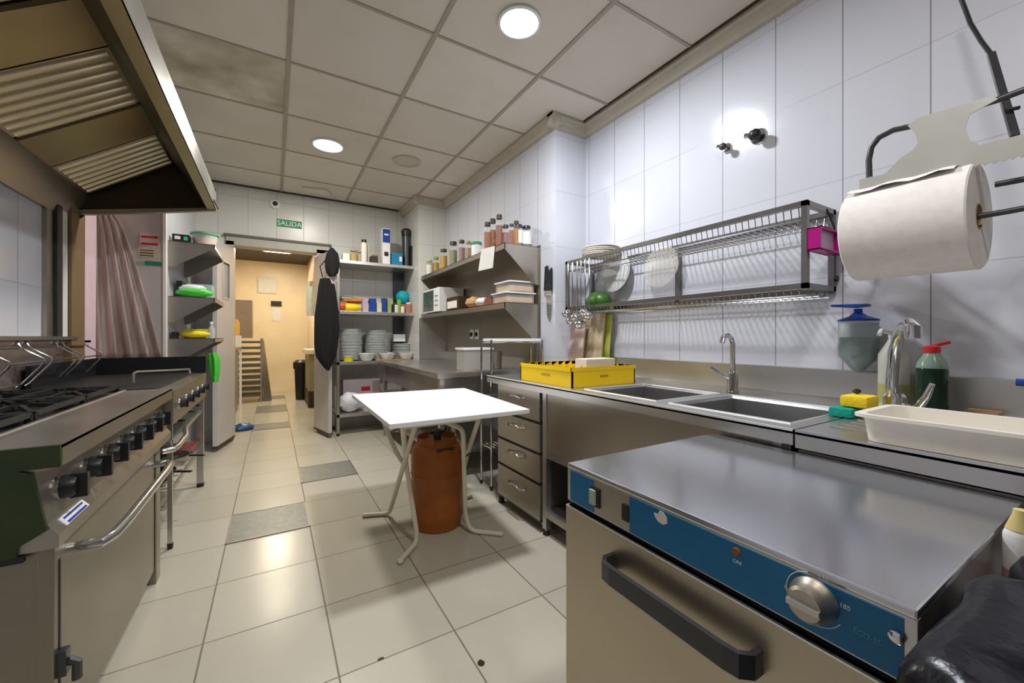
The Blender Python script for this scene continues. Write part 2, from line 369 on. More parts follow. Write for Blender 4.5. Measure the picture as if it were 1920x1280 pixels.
# rear skirt under the filters
b=MB().prism([(-.99,y0,1.985),(-1.0,y0,2.0),(XL+.013,y0,1.88),(XL+.013,y0,1.80),(XR,y0,1.80)],(0,y1-y0,0)); b.build('rear_gutter','stw',h)
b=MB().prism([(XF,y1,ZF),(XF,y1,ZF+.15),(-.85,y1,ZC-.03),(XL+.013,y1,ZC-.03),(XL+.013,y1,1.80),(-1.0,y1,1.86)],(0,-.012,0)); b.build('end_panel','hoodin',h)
b=MB().prism([(XF+.002,y1,ZF-.004),(XF+.002,y1,ZF+.016),(-1.06,y1,1.875),(-1.06,y1,1.845)],(0,-.035,0)); b.build('end_lip','stw',h)
# filters: a sloping bank of louvred panels with plain sheets between
def fp(t, d=0): # t 0 at the low rear edge, 1 at the high front edge
    return Vector((-.99+(.419)*t+d*.56, 0, 1.985+.285*t-d*.83))
def fpan(ya, yb, louv, m):
    b=MB(); a=fp(0); c=fp(1)
    b.prism([(a.x,ya,a.z),(c.x,ya,c.z),(c.x,ya,c.z+.012),(a.x,ya,a.z+.012)],(0,yb-ya,0))
    if louv:
        n=louv
        for i in range(n):
            y=ya+(yb-ya)*(i+.5)/n; w_=(yb-ya)/n*.36
            p=fp(.0,.0); q=fp(1.0,.0)
            pts=[]
            for k in range(7):
                an=PI*k/6; pts.append((math.cos(an)*w_, math.sin(an)*.016))
            b.prism([(fp(.03,dd).x, y+dy, fp(.03,dd).z) for dy,dd in pts], q-p-(q-p)*.06)
    return b.build('filter' if louv else 'filler_sheet', m, h, smooth=bool(louv))
ys=[at(328,307,X=-.571).y, at(262,209,X=-.571).y, at(205,113,X=-.571).y]
fpan(3.02,3.46,7,'filter'); fpan(2.69,3.01,0,'sto'); fpan(2.22,2.66,7,'filter'); fpan(1.95,2.21,0,'sto'); fpan(1.47,1.91,7,'filter'); fpan(1.19,1.46,0,'sto'); fpan(.71,1.15,7,'filter'); fpan(.44,.70,0,'sto'); fpan(-.04,.40,7,'filter')
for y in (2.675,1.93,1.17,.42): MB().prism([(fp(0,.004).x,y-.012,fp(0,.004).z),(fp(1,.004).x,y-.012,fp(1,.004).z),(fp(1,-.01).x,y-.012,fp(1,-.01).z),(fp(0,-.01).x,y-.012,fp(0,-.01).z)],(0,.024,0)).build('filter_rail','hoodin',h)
MB().bar((XF+.004,3.33,2.02),(XF+.02,3.42,1.99),.012).build('latch','std',h)
# ================================================================== COOKING RANGE
r=thing('cooking_range','long stainless gas cooking range with black grates and a row of black knobs','cooker',(-.75,1.95,0))
ya,yb=1.36,2.57
prof=[(-.43,.845),(-.43,.795),(-.475,.785),(-.455,.66),(-.435,.632),(-.435,.602),(-1.05,.602),(-1.05,.80),(-.6,.80),(-.6,.845)]
b=MB().prism([(x,ya+.003,z) for x,z in prof],(0,yb-ya-.006,0)); b.build('body','stw',r)
b=MB(); b.box(-1.055,-.43,ya-.006,ya+.004,.795,.846); b.box(-1.055,-.50,ya-.006,ya+.004,.60,.795); b.prism([(-.50,ya-.006,.795),(-.475,ya-.006,.785),(-.452,ya-.006,.65),(-.50,ya-.006,.62)],(0,.01,0)); b.build('side_panel','dgreen',r,label='green painted end panel')
b=MB(); b.box(-.60,-.43,ya,yb,.838,.847); b.build('front_ledge','stw',r)
b=MB(); b.box(-.608,-.598,ya,yb,.80,.852); b.box(-1.05,-.60,ya,ya+.01,.80,.852); b.build('hob_rim','st',r)
b=MB(); b.box(-1.05,-.61,ya+.01,yb,.802,.808); b.build('hob_tray','iron',r)
MB().box(-1.05,-.49,ya-.004,ya+.01,.585,.60).build('gap_strip','black',r)
MB().box(-.4475,-.445,1.40,1.408,.08,.56).build('door_groove','dkgrey',r)
# oven body below
b=MB(); b.box(-1.05,-.475,ya+.02,2.42,.045,.602); b.build('oven_body','oven',r)
MB().box(-.476,-.447,1.375,1.435,.03,.60).build('front_post','oven',r,bevel=.004); MB().box(-.476,-.447,2.345,2.42,.0,.60).build('front_post','oven',r,bevel=.004)
dr=MB().box(-.476,-.452,1.445,2.335,.065,.585).build('oven_door','oven',r,bevel=.006)
MB().tube([(-.455,1.50,.545),(-.40,1.50,.545),(-.385,1.54,.545),(-.38,1.65,.545),(-.38,2.15,.545),(-.385,2.27,.545),(-.40,2.30,.545),(-.455,2.30,.545)],.014,12).build('handle','stp',dr,smooth=True)
b=MB(); b.box(-.45,-.43,1.385,1.41,.28,.34); b.tube([(-.43,1.397,.31),(-.415,1.397,.30),(-.415,1.397,.26)],.01); b.build('latch','dkgrey',r)
for (x,y) in ((-.52,1.45),(-.52,2.36),(-1.0,1.45),(-1.0,2.36)):
    MB().lathe((x,y,0),[(.02,0),(.02,.045)],12).build('foot','black',r)
kb=MB().lathe((0,0,0),[(.030,-.001),(.030,-.006),(.024,-.010)],20,'x')
knob_ys=[1.46,1.64,1.80,1.96,2.12,2.28,2.44]
for y in knob_ys:
    k=MB().lathe((-.463,y,.72),[(.030,-.004),(.030,.004)],20,'x').build('knob_plate','chrome',r,smooth=True)
    b=MB().lathe((-.463,y,.72),[(.030,.004),(.028,.024),(.024,.032)],18,'x'); b.box(-.445,-.412,y-.008,y+.008,.690,.750); b.build('knob','black',k,smooth=True)
t2=MB().prism([(-.452,1.405,.655),(-.452,1.545,.655),(-.4375,1.545,.637),(-.4375,1.405,.637)],(.003,0,.001)).build('data_label','white',r)
b=MB(); b.prism([(-.4485,1.42,.653),(-.4485,1.53,.653),(-.4455,1.53,.6495),(-.4455,1.42,.6495)],(.003,0,.001)); b.prism([(-.4405,1.42,.6438),(-.4405,1.53,.6438),(-.4375,1.53,.640),(-.4375,1.42,.640)],(.0035,0,.001)); b.build('label_stripe','pblue',t2)
# grates
for i in range(3):
    for j in range(2):
        x0=-1.035+j*.21; y0_=ya+.03+i*.395; x1=x0+.20; y1_=y0_+.37; z=.868
        bn=MB().lathe(((x0+x1)/2,(y0_+y1_)/2,0),[(.055,.808),(.055,.825),(.04,.83),(.035,.842)],20).build('burner','iron',r,smooth=True)
        b=MB()
        for a,c in (((x0,y0_),(x1,y0_)),((x1,y0_),(x1,y1_)),((x1,y1_),(x0,y1_)),((x0,y1_),(x0,y0_))): b.bar((*a,z),(*c,z),.014)
        xc,yc=(x0+x1)/2,(y0_+y1_)/2
        for a in ((x0,yc),(x1,yc),(xc,y0_),(xc,y1_),(x0,y0_),(x1,y1_),(x0,y1_),(x1,y0_)):
            e=(xc+(a[0]-xc)*.28, yc+(a[1]-yc)*.28); b.bar((*a,z),(*e,z+.008),.012)
        for a in ((x0,y0_),(x1,y0_),(x1,y1_),(x0,y1_)): b.bar((*a,z),(*a,.808),.014)
        b.build('grate','iron',r)
# splash back with hanging wire frames
b=MB(); b.box(XL+.002,XL+.012,1.3,3.72,.80,1.075); b.box(XL+.002,XL+.03,1.3,3.72,1.065,1.08); o=b.build('splashback',mat('pinkish_steel',(.50,.42,.39),.3,.85)); tag(o,'pinkish stainless splash back along the left wall behind the range','splashback')
def wire(y, label):
    X0=XL+.045; t=thing('wire_holder',label,'wire rack',(X0,y,.86),'bent wire holders behind the range')
    for dy in (0,.30):
        MB().tube([(XL+.03,y+dy,1.085),(X0,y+dy,1.05),(X0+.075,y+dy,.995),(X0+.075,y+dy,.975),(X0+.0,y+dy,.875),(XL+.03,y+dy,.862)],.0045,6).build('side_wire','chrome',t,smooth=True)
    for p in ((X0+.075,.985),(X0,.875),(X0+.01,1.05)): MB().tube([(p[0],y,p[1]),(p[0],y+.30,p[1])],.004,6).build('cross_wire','chrome',t,smooth=True)
wire(2.52,'bent chrome wire holder behind the range, nearest the camera'); wire(2.90,'bent chrome wire holder in the middle behind the range'); wire(3.28,'bent chrome wire holder behind the range, nearest the black griddle')
# ================================================================== GRIDDLE ON STAND
g=thing('griddle','black topped griddle on an open steel stand beyond the range','griddle',(-.75,3.17,0))
b=MB(); b.box(-1.03,-.43,2.60,3.74,.66,.835); b.build('body','stw',g,bevel=.004)
b=MB(); b.box(-1.03,-.50,2.62,3.73,.836,.846); b.build('hot_plate','iron',g)
b=MB(); b.box(-1.04,-.43,3.735,3.755,.83,.958); b.box(-1.04,-1.02,2.9,3.74,.83,.958); b.build('splash_guard','black',g,label='black splash guard')
for (x,y) in ((-.46,2.70),(-.46,3.71),(-1.0,2.70),(-1.0,3.71)):
    w_=.010 if y<3 else .020
    l=MB().box(x-w_,x+w_,y-w_,y+w_,.03,.66).build('leg','st',g); MB().lathe((x,y,0),[(w_+.002,0),(w_+.004,.03)],10).build('foot','black',l)
b=MB(); b.box(-1.02,-.45,2.66,3.73,.545,.565); b.build('upper_shelf','st',g)
b=MB(); 
for k in range(9): b.tube([(-1.0,2.75+k*.115,.30),(-.47,2.75+k*.115,.30)],.004,6)
b.tube([(-.46,2.70,.30),(-.46,3.71,.30)],.006,6); b.tube([(-1.0,2.70,.30),(-1.0,3.71,.30)],.006,6); b.build('lower_rack','st',g)
for i,y in enumerate((2.75,2.95,3.15,3.36,3.56)):
    k=MB().lathe((-.43,y,.745),[(.028,0),(.028,.006)],18,'x').build('knob_plate','chrome',g,smooth=True)
    b=MB().lathe((-.43,y,.745),[(.022,.006),(.019,.03)],16,'x'); b.box(-.405,-.392,y-.005,y+.005,.725,.765); b.build('knob','black',k,smooth=True)
MB().tube([(-.45,2.47,.56),(-.41,2.49,.56),(-.405,2.55,.56),(-.41,2.80,.56),(-.45,3.05,.56)],.013,10).build('rail_handle','stp',g,smooth=True)
# wire bail standing on the plate
o=MB().tube([at(250,718,Y=2.75),at(250,700,Y=2.75),at(256,697,Y=2.8),at(355,692,Y=3.5),at(356,700,Y=3.5)],.006,8).build('wire_bail','st',smooth=True); tag(o,'thin bent metal rod standing over the black griddle','rod')
# pans stacked below
pcols=['dkgrey','st','black','dgreen','red']
for i,(nm,y,z,rr,hh,m,lb) in enumerate([('frying_pan',2.92,.308,.13,.045,'black','black frying pan on the low rack under the griddle'),('roasting_tray',3.25,.308,.15,.05,'std','dark roasting pan beside the black frying pan under the griddle'),
        ('saucepan',2.95,.567,.09,.07,'st','small steel saucepan on the shelf right under the griddle'),('saucepan',3.2,.567,.10,.08,'std','dull dark saucepan in the middle of the shelf under the griddle'),('saucepan',3.5,.567,.09,.075,'stp','shiny saucepan at the far end of the shelf under the griddle')]):
    x=-.60
    t=thing(nm,lb,'pan',(x,y,z)); MB().lathe((x,y,0),[(.001,z+.003),(rr*.85,z),(rr,z+hh),(rr-.004,z+hh),(rr*.85-.004,z+.006),(.001,z+.007)],24,cap=False).build('bowl',m,t,smooth=True)
    MB().bar((x+rr*.9,y-.02,z+hh*.9),(x+rr*.9+.09,y-.08,z+hh*.95),.014,.008).build('handle','black',t)
cm('green_tray',(.10,.22,.16))
o=MB().box(-.68,-.47,3.36,3.66,.305,.33).build('tray','green_tray',bevel=.004); tag(o,'greyish green tray on the low rack under the griddle','tray')
o=MB().box(-.70,-.46,3.36,3.66,.331,.35).build('tray',cm('maroon_tray',(.18,.03,.03)),bevel=.004); tag(o,'dark red tray lying on the greyish green tray under the griddle','tray')
# spatulas hanging in front of griddle
def rows_drape(rows, d, th, folds=3, amp=.01, nc=10):
    """hanging cloth: rows of (left point, right point); d = direction it bulges to"""
    b=MB(); d=Vector(d); base=0; n=len(rows)
    for side in (0,1):
        for i,(a,c) in enumerate(rows):
            for k in range(nc+1):
                t=k/nc; p=Vector(a).lerp(Vector(c),t); bul=math.sin(PI*t)*th+math.sin(t*folds*2*PI+i*.35)*amp*math.sin(PI*t)
                b.v.append(p + d*(bul if side==0 else 0))
    m=nc+1; o2=n*m
    for i in range(n-1):
        for k in range(nc):
            a=i*m+k; b.f.append((a,a+1,a+1+m,a+m)); a+=o2; b.f.append((a,a+m,a+1+m,a+1))
    for k in range(nc):
        b.f.append((k,o2+k,o2+k+1,k+1)); q=(n-1)*m; b.f.append((q+k,q+k+1,o2+q+k+1,o2+q+k))
    for i in range(n-1):
        q=i*m; b.f.append((q,q+m,o2+q+m,o2+q)); q+=nc; b.f.append((q,o2+q,o2+q+m,q+m))
    return b
Y_=3.70
o=rows_drape([(at(a,y,Y=3.72),at(c,y,Y=3.72)) for a,c,y in ((389,408,662),(389,413,675),(391,413,690),(394,412,703),(398,409,716))],(0,-1,0),.03,2,.012).build('cleaning_cloth','green',smooth=True); tag(o,'bright green cloth hanging at the end of the black splash guard','cloth')
# ================================================================== LEFT RETURN WALL: reflection curtain and stickers
def film():
    b=MB(); n=60; mrow=22
    for j in range(mrow+1):
        v=j/mrow; y=402+ v*(672-402)
        xl=176+ (4*v); xr=215+ 88*(v**.75)
        for k in range(n+1):
            t=k/n; x=xl+(xr-xl)*t
            dep=.02+.022*(1+math.sin(t*26+math.sin(v*3)*.8))*(.4+.6*v)*.6
            p=at(x,y,Y=YX-dep); b.v.append(p)
    for j in range(mrow):
        for k in range(n):
            a=j*(n+1)+k; b.f.append((a,a+1,a+n+2,a+n+1))
    return b
m,nt,bb=nmat('reflection_film'); 
tcn=nt.nodes.new('ShaderNodeTexCoord'); mpn=nt.nodes.new('ShaderNodeMapping'); mpn.inputs['Scale'].default_value=(9,1,.6); mpn.inputs['Rotation'].default_value=(0,.28,0); nt.links.new(tcn.outputs['Object'],mpn.inputs[0])
nzn=nt.nodes.new('ShaderNodeTexNoise'); nzn.inputs['Scale'].default_value=2.4; nzn.inputs['Detail'].default_value=5; nt.links.new(mpn.outputs[0],nzn.inputs[0])
rpn=nt.nodes.new('ShaderNodeValToRGB'); rpn.color_ramp.elements[0].position=.35; rpn.color_ramp.elements[0].color=(.33,.23,.18,1); rpn.color_ramp.elements[1].position=.62; rpn.color_ramp.elements[1].color=(.60,.50,.46,1); nt.links.new(nzn.outputs[0],rpn.inputs[0]); nt.links.new(rpn.outputs[0],bb.inputs['Base Color'])
bb.inputs['Roughness'].default_value=.3; bb.inputs['Alpha'].default_value=.8
co=film().build('reflection_sheet',m,smooth=True); md=co.modifiers.new('thick','SOLIDIFY'); md.thickness=.002  # folded sheet added to stand in for the glossy wall's reflections and dirt
tag(co,'translucent brown streaked curtain hanging on the left side wall','film')
def poster(px0,py0,px1,py1,m,label,Y=YX,name='notice',cat='notice'):
    a=at(px0,py0,Y=Y); c=at(px1,py1,Y=Y); t=thing(name,label,cat,(a.x,Y-.002,min(a.z,c.z)))
    MB().box(min(a.x,c.x),max(a.x,c.x),Y-.003,Y-.0005,min(a.z,c.z),max(a.z,c.z)).build('sheet',m,t); return t,a,c
pnk=cm('pink_paper',(.75,.55,.52),.6)
t,a,c=poster(262,436,298,460,pnk,'pink notice with two red arrows on the left side wall')
for yy in (443,456):
    p=at(265,yy,Y=YX-.004); q=at(292,yy+2,Y=YX-.004); e=at(298,yy+2,Y=YX-.004)
    b=MB(); b.prism([p+Vector((0,0,.007)),q+Vector((0,0,.007)),q+Vector((0,0,.013)),e,q+Vector((0,0,-.013)),q+Vector((0,0,-.007)),p+Vector((0,0,-.007))],(0,.001,0)); b.build('red_arrow','red',t)
t,a,c=poster(258,464,302,485,cm('tan_paper',(.62,.52,.36),.6),'tan printed notice under the red arrow notice')
for yy in (468,473,478): 
    p=at(262,yy,Y=YX-.004); q=at(288,yy,Y=YX-.004); MB().box(p.x,q.x,YX-.005,YX-.003,p.z-.003,p.z+.003).build('text_line','brown',t)
t,a,c=poster(238,488,304,500,cm('pale_green_paper',(.35,.38,.28),.6),'long green and grey strip sticker below the notices')
p=at(272,489,Y=YX); q=at(303,499,Y=YX); MB().box(p.x,q.x,YX-.005,YX-.003,q.z,p.z).build('green_patch',cm('dark_green_ink',(.02,.22,.10),.5),t)
o=MB().box(XL2-.006,XL2+.012,YX-.012,YX+.012,.0,2.6).build('trim_17',M_['ivory']); struct(o)
# ================================================================== LEFT FAR WALL SHELVES
def bracket_shelf(xw, xf, y0,y1, z, drop, label, group, fasc=.03, m='std', lip=0):
    t=thing('wall_shelf',label,'shelf',((xw+xf)/2,(y0+y1)/2,z-drop),group); s_=1 if xf>xw else -1
    b=MB(); b.box(min(xw,xf),max(xw,xf),y0,y1,z-.004,z); b.box(min(xf,xf-s_*.006),max(xf,xf-s_*.006),y0,y1,z-fasc,z); b.build('board',m,t)
    for i,y in enumerate((y0,y1-.004)):
        MB().prism([(xw,y,z-.001),(xf,y,z-.001),(xf,y,z-fasc),(xw+ (xf-xw)*.10,y,z-drop),(xw,y,z-drop)],(0,.004,0)).build('bracket',m,t)
    return t
for z,yy,lb in ((1.84,0,'upper steel shelf on the far left wall, holding the jar with the green lid'),(1.415,0,'middle steel shelf on the far left wall, holding the green bag'),(1.09,0,'lowest steel shelf on the far left wall, holding the yellow pack')):
    bracket_shelf(XL2, -.40, 3.97, 4.62, z, .20, lb, 'steel shelves on the far left wall', m='std')
def abox(name,x0,x1,y0,y1,z0,z1,m,label,cat,group=None,bev=.003):
    o=MB().box(x0,x1,y0,y1,z0,z1).build(name,m,bevel=bev); return tag(o,label,cat,group)
z=1.842
t=thing('storage_box','small black and green printed box on the upper left shelf','box',(-.63,4.05,z)); MB().box(-.67,-.565,4.0,4.1,z,z+.06).build('box','black',t); MB().box(-.60,-.575,3.998,4.0,z+.015,z+.045).build('label',cm('lgreen',(.05,.45,.2)),t); MB().box(-.655,-.62,3.998,4.0,z+.02,z+.045).build('label','lcase',t)
t=thing('round_container','clear round tub of orange food with a green lid on the upper left shelf','container',(-.48,4.1,z)); MB().lathe((-.48,4.1,0),[(.075,z),(.09,z+.09),(.088,z+.09),(.073,z+.002)],24).build('tub','clear',t,smooth=True); MB().lathe((-.48,4.1,0),[(.070,z+.003),(.080,z+.06)],24).build('contents',cm('orange_food',(.75,.30,.03),.6,bump=.5,scale=50),t,smooth=True); MB().lathe((-.48,4.1,0),[(.095,z+.088),(.095,z+.10),(.05,z+.106)],24).build('lid',cm('green_lid',(.05,.32,.14)),t,smooth=True)
t=thing('flat_dish','flat pale green dish lid lying at the back of the upper left shelf','dish',(-.56,4.45,z)); MB().lathe((-.56,4.45,0),[(.11,z),(.125,z+.012),(.02,z+.03)],24).build('dish',cm('green_lid',(0,0,0)),t,smooth=True)
z=1.417
t=thing('plastic_bag','bright green and white plastic bag on the middle left shelf','bag',(-.53,4.06,z)); MB().sph((-.54,4.06,z+.04),(.12,.06,.042),20,12,lambda d:1+.18*noise.noise(d*2.3)).build('bag','green',t,smooth=True); MB().sph((-.55,4.07,z+.075),(.085,.05,.028),16,10,lambda d:1+.2*noise.noise(d*2.5+Vector((3,1,0)))).build('white_part',cm('white_film',(.72,.72,.75),.4),t,smooth=True)
abox('storage_box',-.62,-.45,4.25,4.45,z,z+.13,cm('greyblue',(.32,.42,.50),.4),'grey blue plastic box behind the green bag on the middle left shelf','box')
abox('storage_box',-.67,-.63,4.15,4.28,z,z+.14,'black','narrow black box against the wall on the middle left shelf','box')
z=1.092
t=thing('cleaning_pack','yellow soft pack lying on the lowest left shelf','pack',(-.54,4.06,z)); MB().sph((-.54,4.07,z+.03),(.105,.05,.03),20,10,lambda d:1+.15*noise.noise(d*2.5)).build('pack',cm('lemon',(.75,.62,.02),.4),t,smooth=True); MB().box(-.62,-.47,4.12,4.2,z,z+.075).build('sleeve',cm('olive',(.45,.42,.03),.5),t,bevel=.01)
t=thing('spray_bottle','small clear bottle at the edge of the lowest left shelf','bottle',(-.43,4.08,z)); MB().lathe((-.435,4.08,0),[(.024,z),(.026,z+.07),(.01,z+.10),(.01,z+.115)],16).build('bottle','clear',t,smooth=True); MB().lathe((-.435,4.08,0),[(.012,z+.115),(.012,z+.135)],12).build('cap','white',t)
abox('storage_box',-.675,-.645,4.0,4.1,z,z+.05,'black','little black box in the corner of the lowest left shelf','box')
# ================================================================== SWING DOOR LEAVES
def leaf(h0, n0, lab, win, name='door_leaf'):
    a=Vector((*h0,0)); c=Vector((*n0,0)); d=(c-a).normalized(); nrm=Vector((d.y,-d.x,0))*.036
    t=thing(name,lab,'door',(a.x,a.y,.03))
    ln=(c-a).length
    def q(s_,z): return a+d*s_+Vector((0,0,z))
    b=MB(); zt=2.035; zb=.035
    pcs = [(0,ln,zb,1.50),(0,ln,1.85,zt),(0,ln*.32,1.5,1.85),(ln*.68,ln,1.5,1.85)] if win else [(0,ln,zb,zt)]
    for s0,s1,z0,z1 in pcs: b.prism([q(s0,z0)-nrm/2,q(s1,z0)-nrm/2,q(s1,z1)-nrm/2,q(s0,z1)-nrm/2],nrm)
    b.build('panel',cm('leaf_steel',(.56,.53,.53),.32,metal=.1,var=.08),t)
    if win:
        MB().prism([q(ln*.32,1.5)-nrm/8,q(ln*.68,1.5)-nrm/8,q(ln*.68,1.85)-nrm/8,q(ln*.32,1.85)-nrm/8],nrm/4).build('window_pane',cm('frosted_pane',(.55,.58,.66),.2,trans=.3),t)
        b=MB()
        for s0,s1,z0,z1 in ((.29,.71,1.48,1.50),(.29,.71,1.85,1.87),(.29,.32,1.5,1.85),(.68,.71,1.5,1.85)): b.prism([q(ln*s0,z0)-nrm*.6,q(ln*s1,z0)-nrm*.6,q(ln*s1,z1)-nrm*.6,q(ln*s0,z1)-nrm*.6],nrm*1.2)
        b.build('window_frame','st',t)
    b=MB(); b.prism([q(.0,.035)-nrm*.6,q(ln,.035)-nrm*.6,q(ln,.055)-nrm*.6,q(0,.055)-nrm*.6],nrm*1.2); b.build('bottom_seal','brown',t)
    for z in (.25,1.0,1.8): MB().lathe((a.x,a.y,0),[(.012,z),(.012,z+.1)],10).build('hinge','dkgrey',t)
leaf((-.372,5.20),(-.478,4.74),'grey steel swing door leaf with a small window, left of the doorway',True)
leaf((.428,5.20),(.535,4.76),'grey steel swing door leaf behind the hanging black apron, right of the doorway',False)
# apron and cap hanging over the right leaf
t=thing('apron','long black apron hanging on the edge of the right door leaf','apron',(.48,4.72,1.0))
R_=[(600,622,522),(597,628,535),(594,632,560),(590,636,590),(589,637,620),(589,634,645),(592,630,668),(600,624,680),(612,618,694)]
rows_drape([(at(a,y,Y=4.70),at(c,y,Y=4.70)) for a,c,y in R_],(0,-1,0),.05,3,.012,16).build('cloth','cloth',t,smooth=True)
MB().tube([at(605,520,Y=4.70),at(600,500,Y=4.72),at(612,485,Y=4.74)],.006,6).build('strap','cloth',t)
R_=[(618,626,466),(612,634,475),(609,637,488),(609,637,500),(612,634,512),(618,628,518)]
o=rows_drape([(at(a,y,Y=4.68),at(c,y,Y=4.68)) for a,c,y in R_],(0,-1,0),.06,1,.004,12).build('cap','cloth',smooth=True); tag(o,'round black cap hanging above the black apron','cap')
o=rows_drape([(at(a,y,Y=4.70),at(c,y,Y=4.70)) for a,c,y in ((614,632,516),(612,632,524),(616,630,532))],(0,-1,0),.03,1,.004,8).build('cloth_strip',cm('pink_cloth',(.45,.36,.36),.9),smooth=True); tag(o,'pinkish cloth strip between the black cap and the black apron','cloth')
# exit sign, camera
t=thing('exit_sign','green exit sign reading SALIDA on the wall above the doorway','sign',(.17,YW-.004,2.36)); a=at(519,409,Y=YW); c=at(566,431,Y=YW)
MB().box(a.x,c.x,YW-.006,YW-.001,c.z+.01,a.z-.005).build('plate',cm('exit_green',(.015,.28,.10),.5),t,bevel=.001)
text('SALIDA',.075,'white',((a.x+c.x)/2,YW-.0075,(a.z+c.z)/2),RY,t)
p=at(516,383,Y=YW); t=thing('wall_camera','small round white dome camera with a black eye above the exit sign','camera',(p.x,YW,p.z))
MB().lathe((p.x,YW,p.z),[(.055,0),(.055,-.018),(.045,-.03),(.03,-.035)],24,'y').build('housing','white',t,smooth=True); MB().lathe((p.x,YW,p.z),[(.026,-.035),(.02,-.05),(.004,-.056)],20,'y').build('lens','black',t,smooth=True)
# ================================================================== CORRIDOR CONTENTS
def simple(name,label,cat,parts,loc,group=None):
    t=thing(name,label,cat,loc,group)
    for pn,mb,m in parts: mb.build(pn,m,t)
    return t
simple('side_counter','narrow steel counter along the left side of the corridor','counter',[('top',MB().box(-.98,-.42,6.0,7.6,.93,.97),'st'),('body',MB().box(-.98,-.46,6.1,7.5,.04,.93),'std'),('leg',MB().box(-.45,-.42,6.02,6.05,0,.93),'white'),('leg',MB().box(-.45,-.42,7.5,7.53,0,.93),'white')],(-.7,6.8,0))
tr=thing('tray_rack','rack of stacked dark trays in the corridor, left of the beige wall','rack',(-.35,8.3,0))
b=MB()
for x in (-.62,-.17): 
    for y in (8.0,8.45): b.box(x-.015,x+.015,y-.015,y+.015,0,1.08)
b.build('frame','std',tr)
for i in range(10): MB().box(-.61,-.18,7.99,8.46,.10+i*.1,.135+i*.1).build('tray',cm('grey_tray',(.16,.14,.12),.4,metal=.4),tr)
o=MB().prism([(-.14,8.05,0),(-.02,8.1,0),(-.14,8.15,1.05),(-.17,8.1,1.05)],(0,.4,0)).build('folding_table','std'); tag(o,'folded grey table leaning against the tray rack','table')
abox('storage_box',-.62,-.30,8.0,8.4,1.085,1.72,cm('brown_grey',(.30,.25,.20),.5),'tall brownish box on top of the tray rack','box')
abox('storage_box',-.50,-.36,6.2,6.4,.972,1.12,'white','small white box at the near end of the corridor counter','box')
o=MB().lathe((-.50,6.6,0),[(.07,.972),(.075,1.1),(.05,1.13)],16).build('tub','lemon',smooth=True) if 'lemon' in M_ else None
tag(o,'yellow tub on the corridor counter','tub')
o=MB().lathe((-.47,7.0,0),[(.05,.972),(.055,1.3),(.03,1.36)],16).build('canister',cm('amber',(.6,.35,.06),.5),smooth=True); tag(o,'tall amber canister further back on the corridor counter','canister')
a=at(485,520,Y=9.34); c=at(517,549,Y=9.34); simple('wall_board','white framed board high on the corridor end wall','board',[('frame',MB().box(a.x-.02,c.x+.02,9.33,9.35,c.z-.02,a.z+.02),'cream'),('sheet',MB().box(a.x,c.x,9.325,9.33,c.z,a.z),'lcase')],(a.x,9.33,c.z))
a=at(508,564,Y=9.34); c=at(528,574,Y=9.34); abox('thermometer',a.x,c.x,9.32,9.35,c.z,a.z,'black','small black panel on the corridor end wall','panel',bev=.002)
a=at(510,578,Y=9.34); c=at(526,602,Y=9.34); abox('paper_notice',a.x,c.x,9.34,9.348,c.z,a.z,'lcase','white paper below the small black panel in the corridor','paper',bev=0)
simple('prep_table','beige topped table on the right side of the corridor','table',[('top',MB().box(.44,.617,6.9,7.9,.84,.90),'cream'),('body',MB().box(.48,.617,6.95,7.85,.26,.84),cm('olive_panel',(.28,.25,.14),.5)),('plinth',MB().box(.47,.617,6.95,7.85,0,.26),'brown')],(.53,7.4,0))
t=thing('waste_bin','small black bin on the corridor floor beside the beige topped table','bin',(.44,7.95,0)); MB().lathe((.43,8.0,0),[(.09,0),(.11,.55)],18).build('body','black',t,smooth=True); MB().lathe((.43,8.0,0),[(.13,.55),(.13,.66),(.08,.70)],18).build('lid','black',t,smooth=True)
MB().box(.54,.62,7.0,7.03,2.02,2.05).build('coat_hook','std'); tag(bpy.data.objects['coat_hook'],'small steel hook bracket on the corridor right wall above the pale blue garment','hook')
o=rows_drape([(at(a,y,Y=7.0),at(c,y,Y=7.0)) for a,c,y in ((582,590,520),(576,591,535),(574,590,560),(575,590,592))],(0,-1,0),.06,2,.01,8).build('hanging_coat',cm('pale_blue_cloth',(.50,.58,.60),.9),smooth=True); tag(o,'pale blue garment hanging at the right side of the corridor','garment')
o=rows_drape([(at(a,y,Y=6.9),at(c,y,Y=6.9)) for a,c,y in ((586,594,486),(580,592,505),(576,591,528))],(0,-1,0),.06,2,.01,8).build('hanging_cloth',cm('cream_cloth',(.75,.60,.45),.9),smooth=True); tag(o,'cream and orange cloth hanging above the pale blue garment','cloth')
c=at(455,806,Z=0); t=MB().sph((c.x,c.y,.03),(.11,.09,.05),20,10,lambda d:1+.25*noise.noise(d*2.2)).build('floor_cloth','bluebag',smooth=True); tag(t,'crumpled dark blue cloth on the floor beside the left door leaf','cloth')
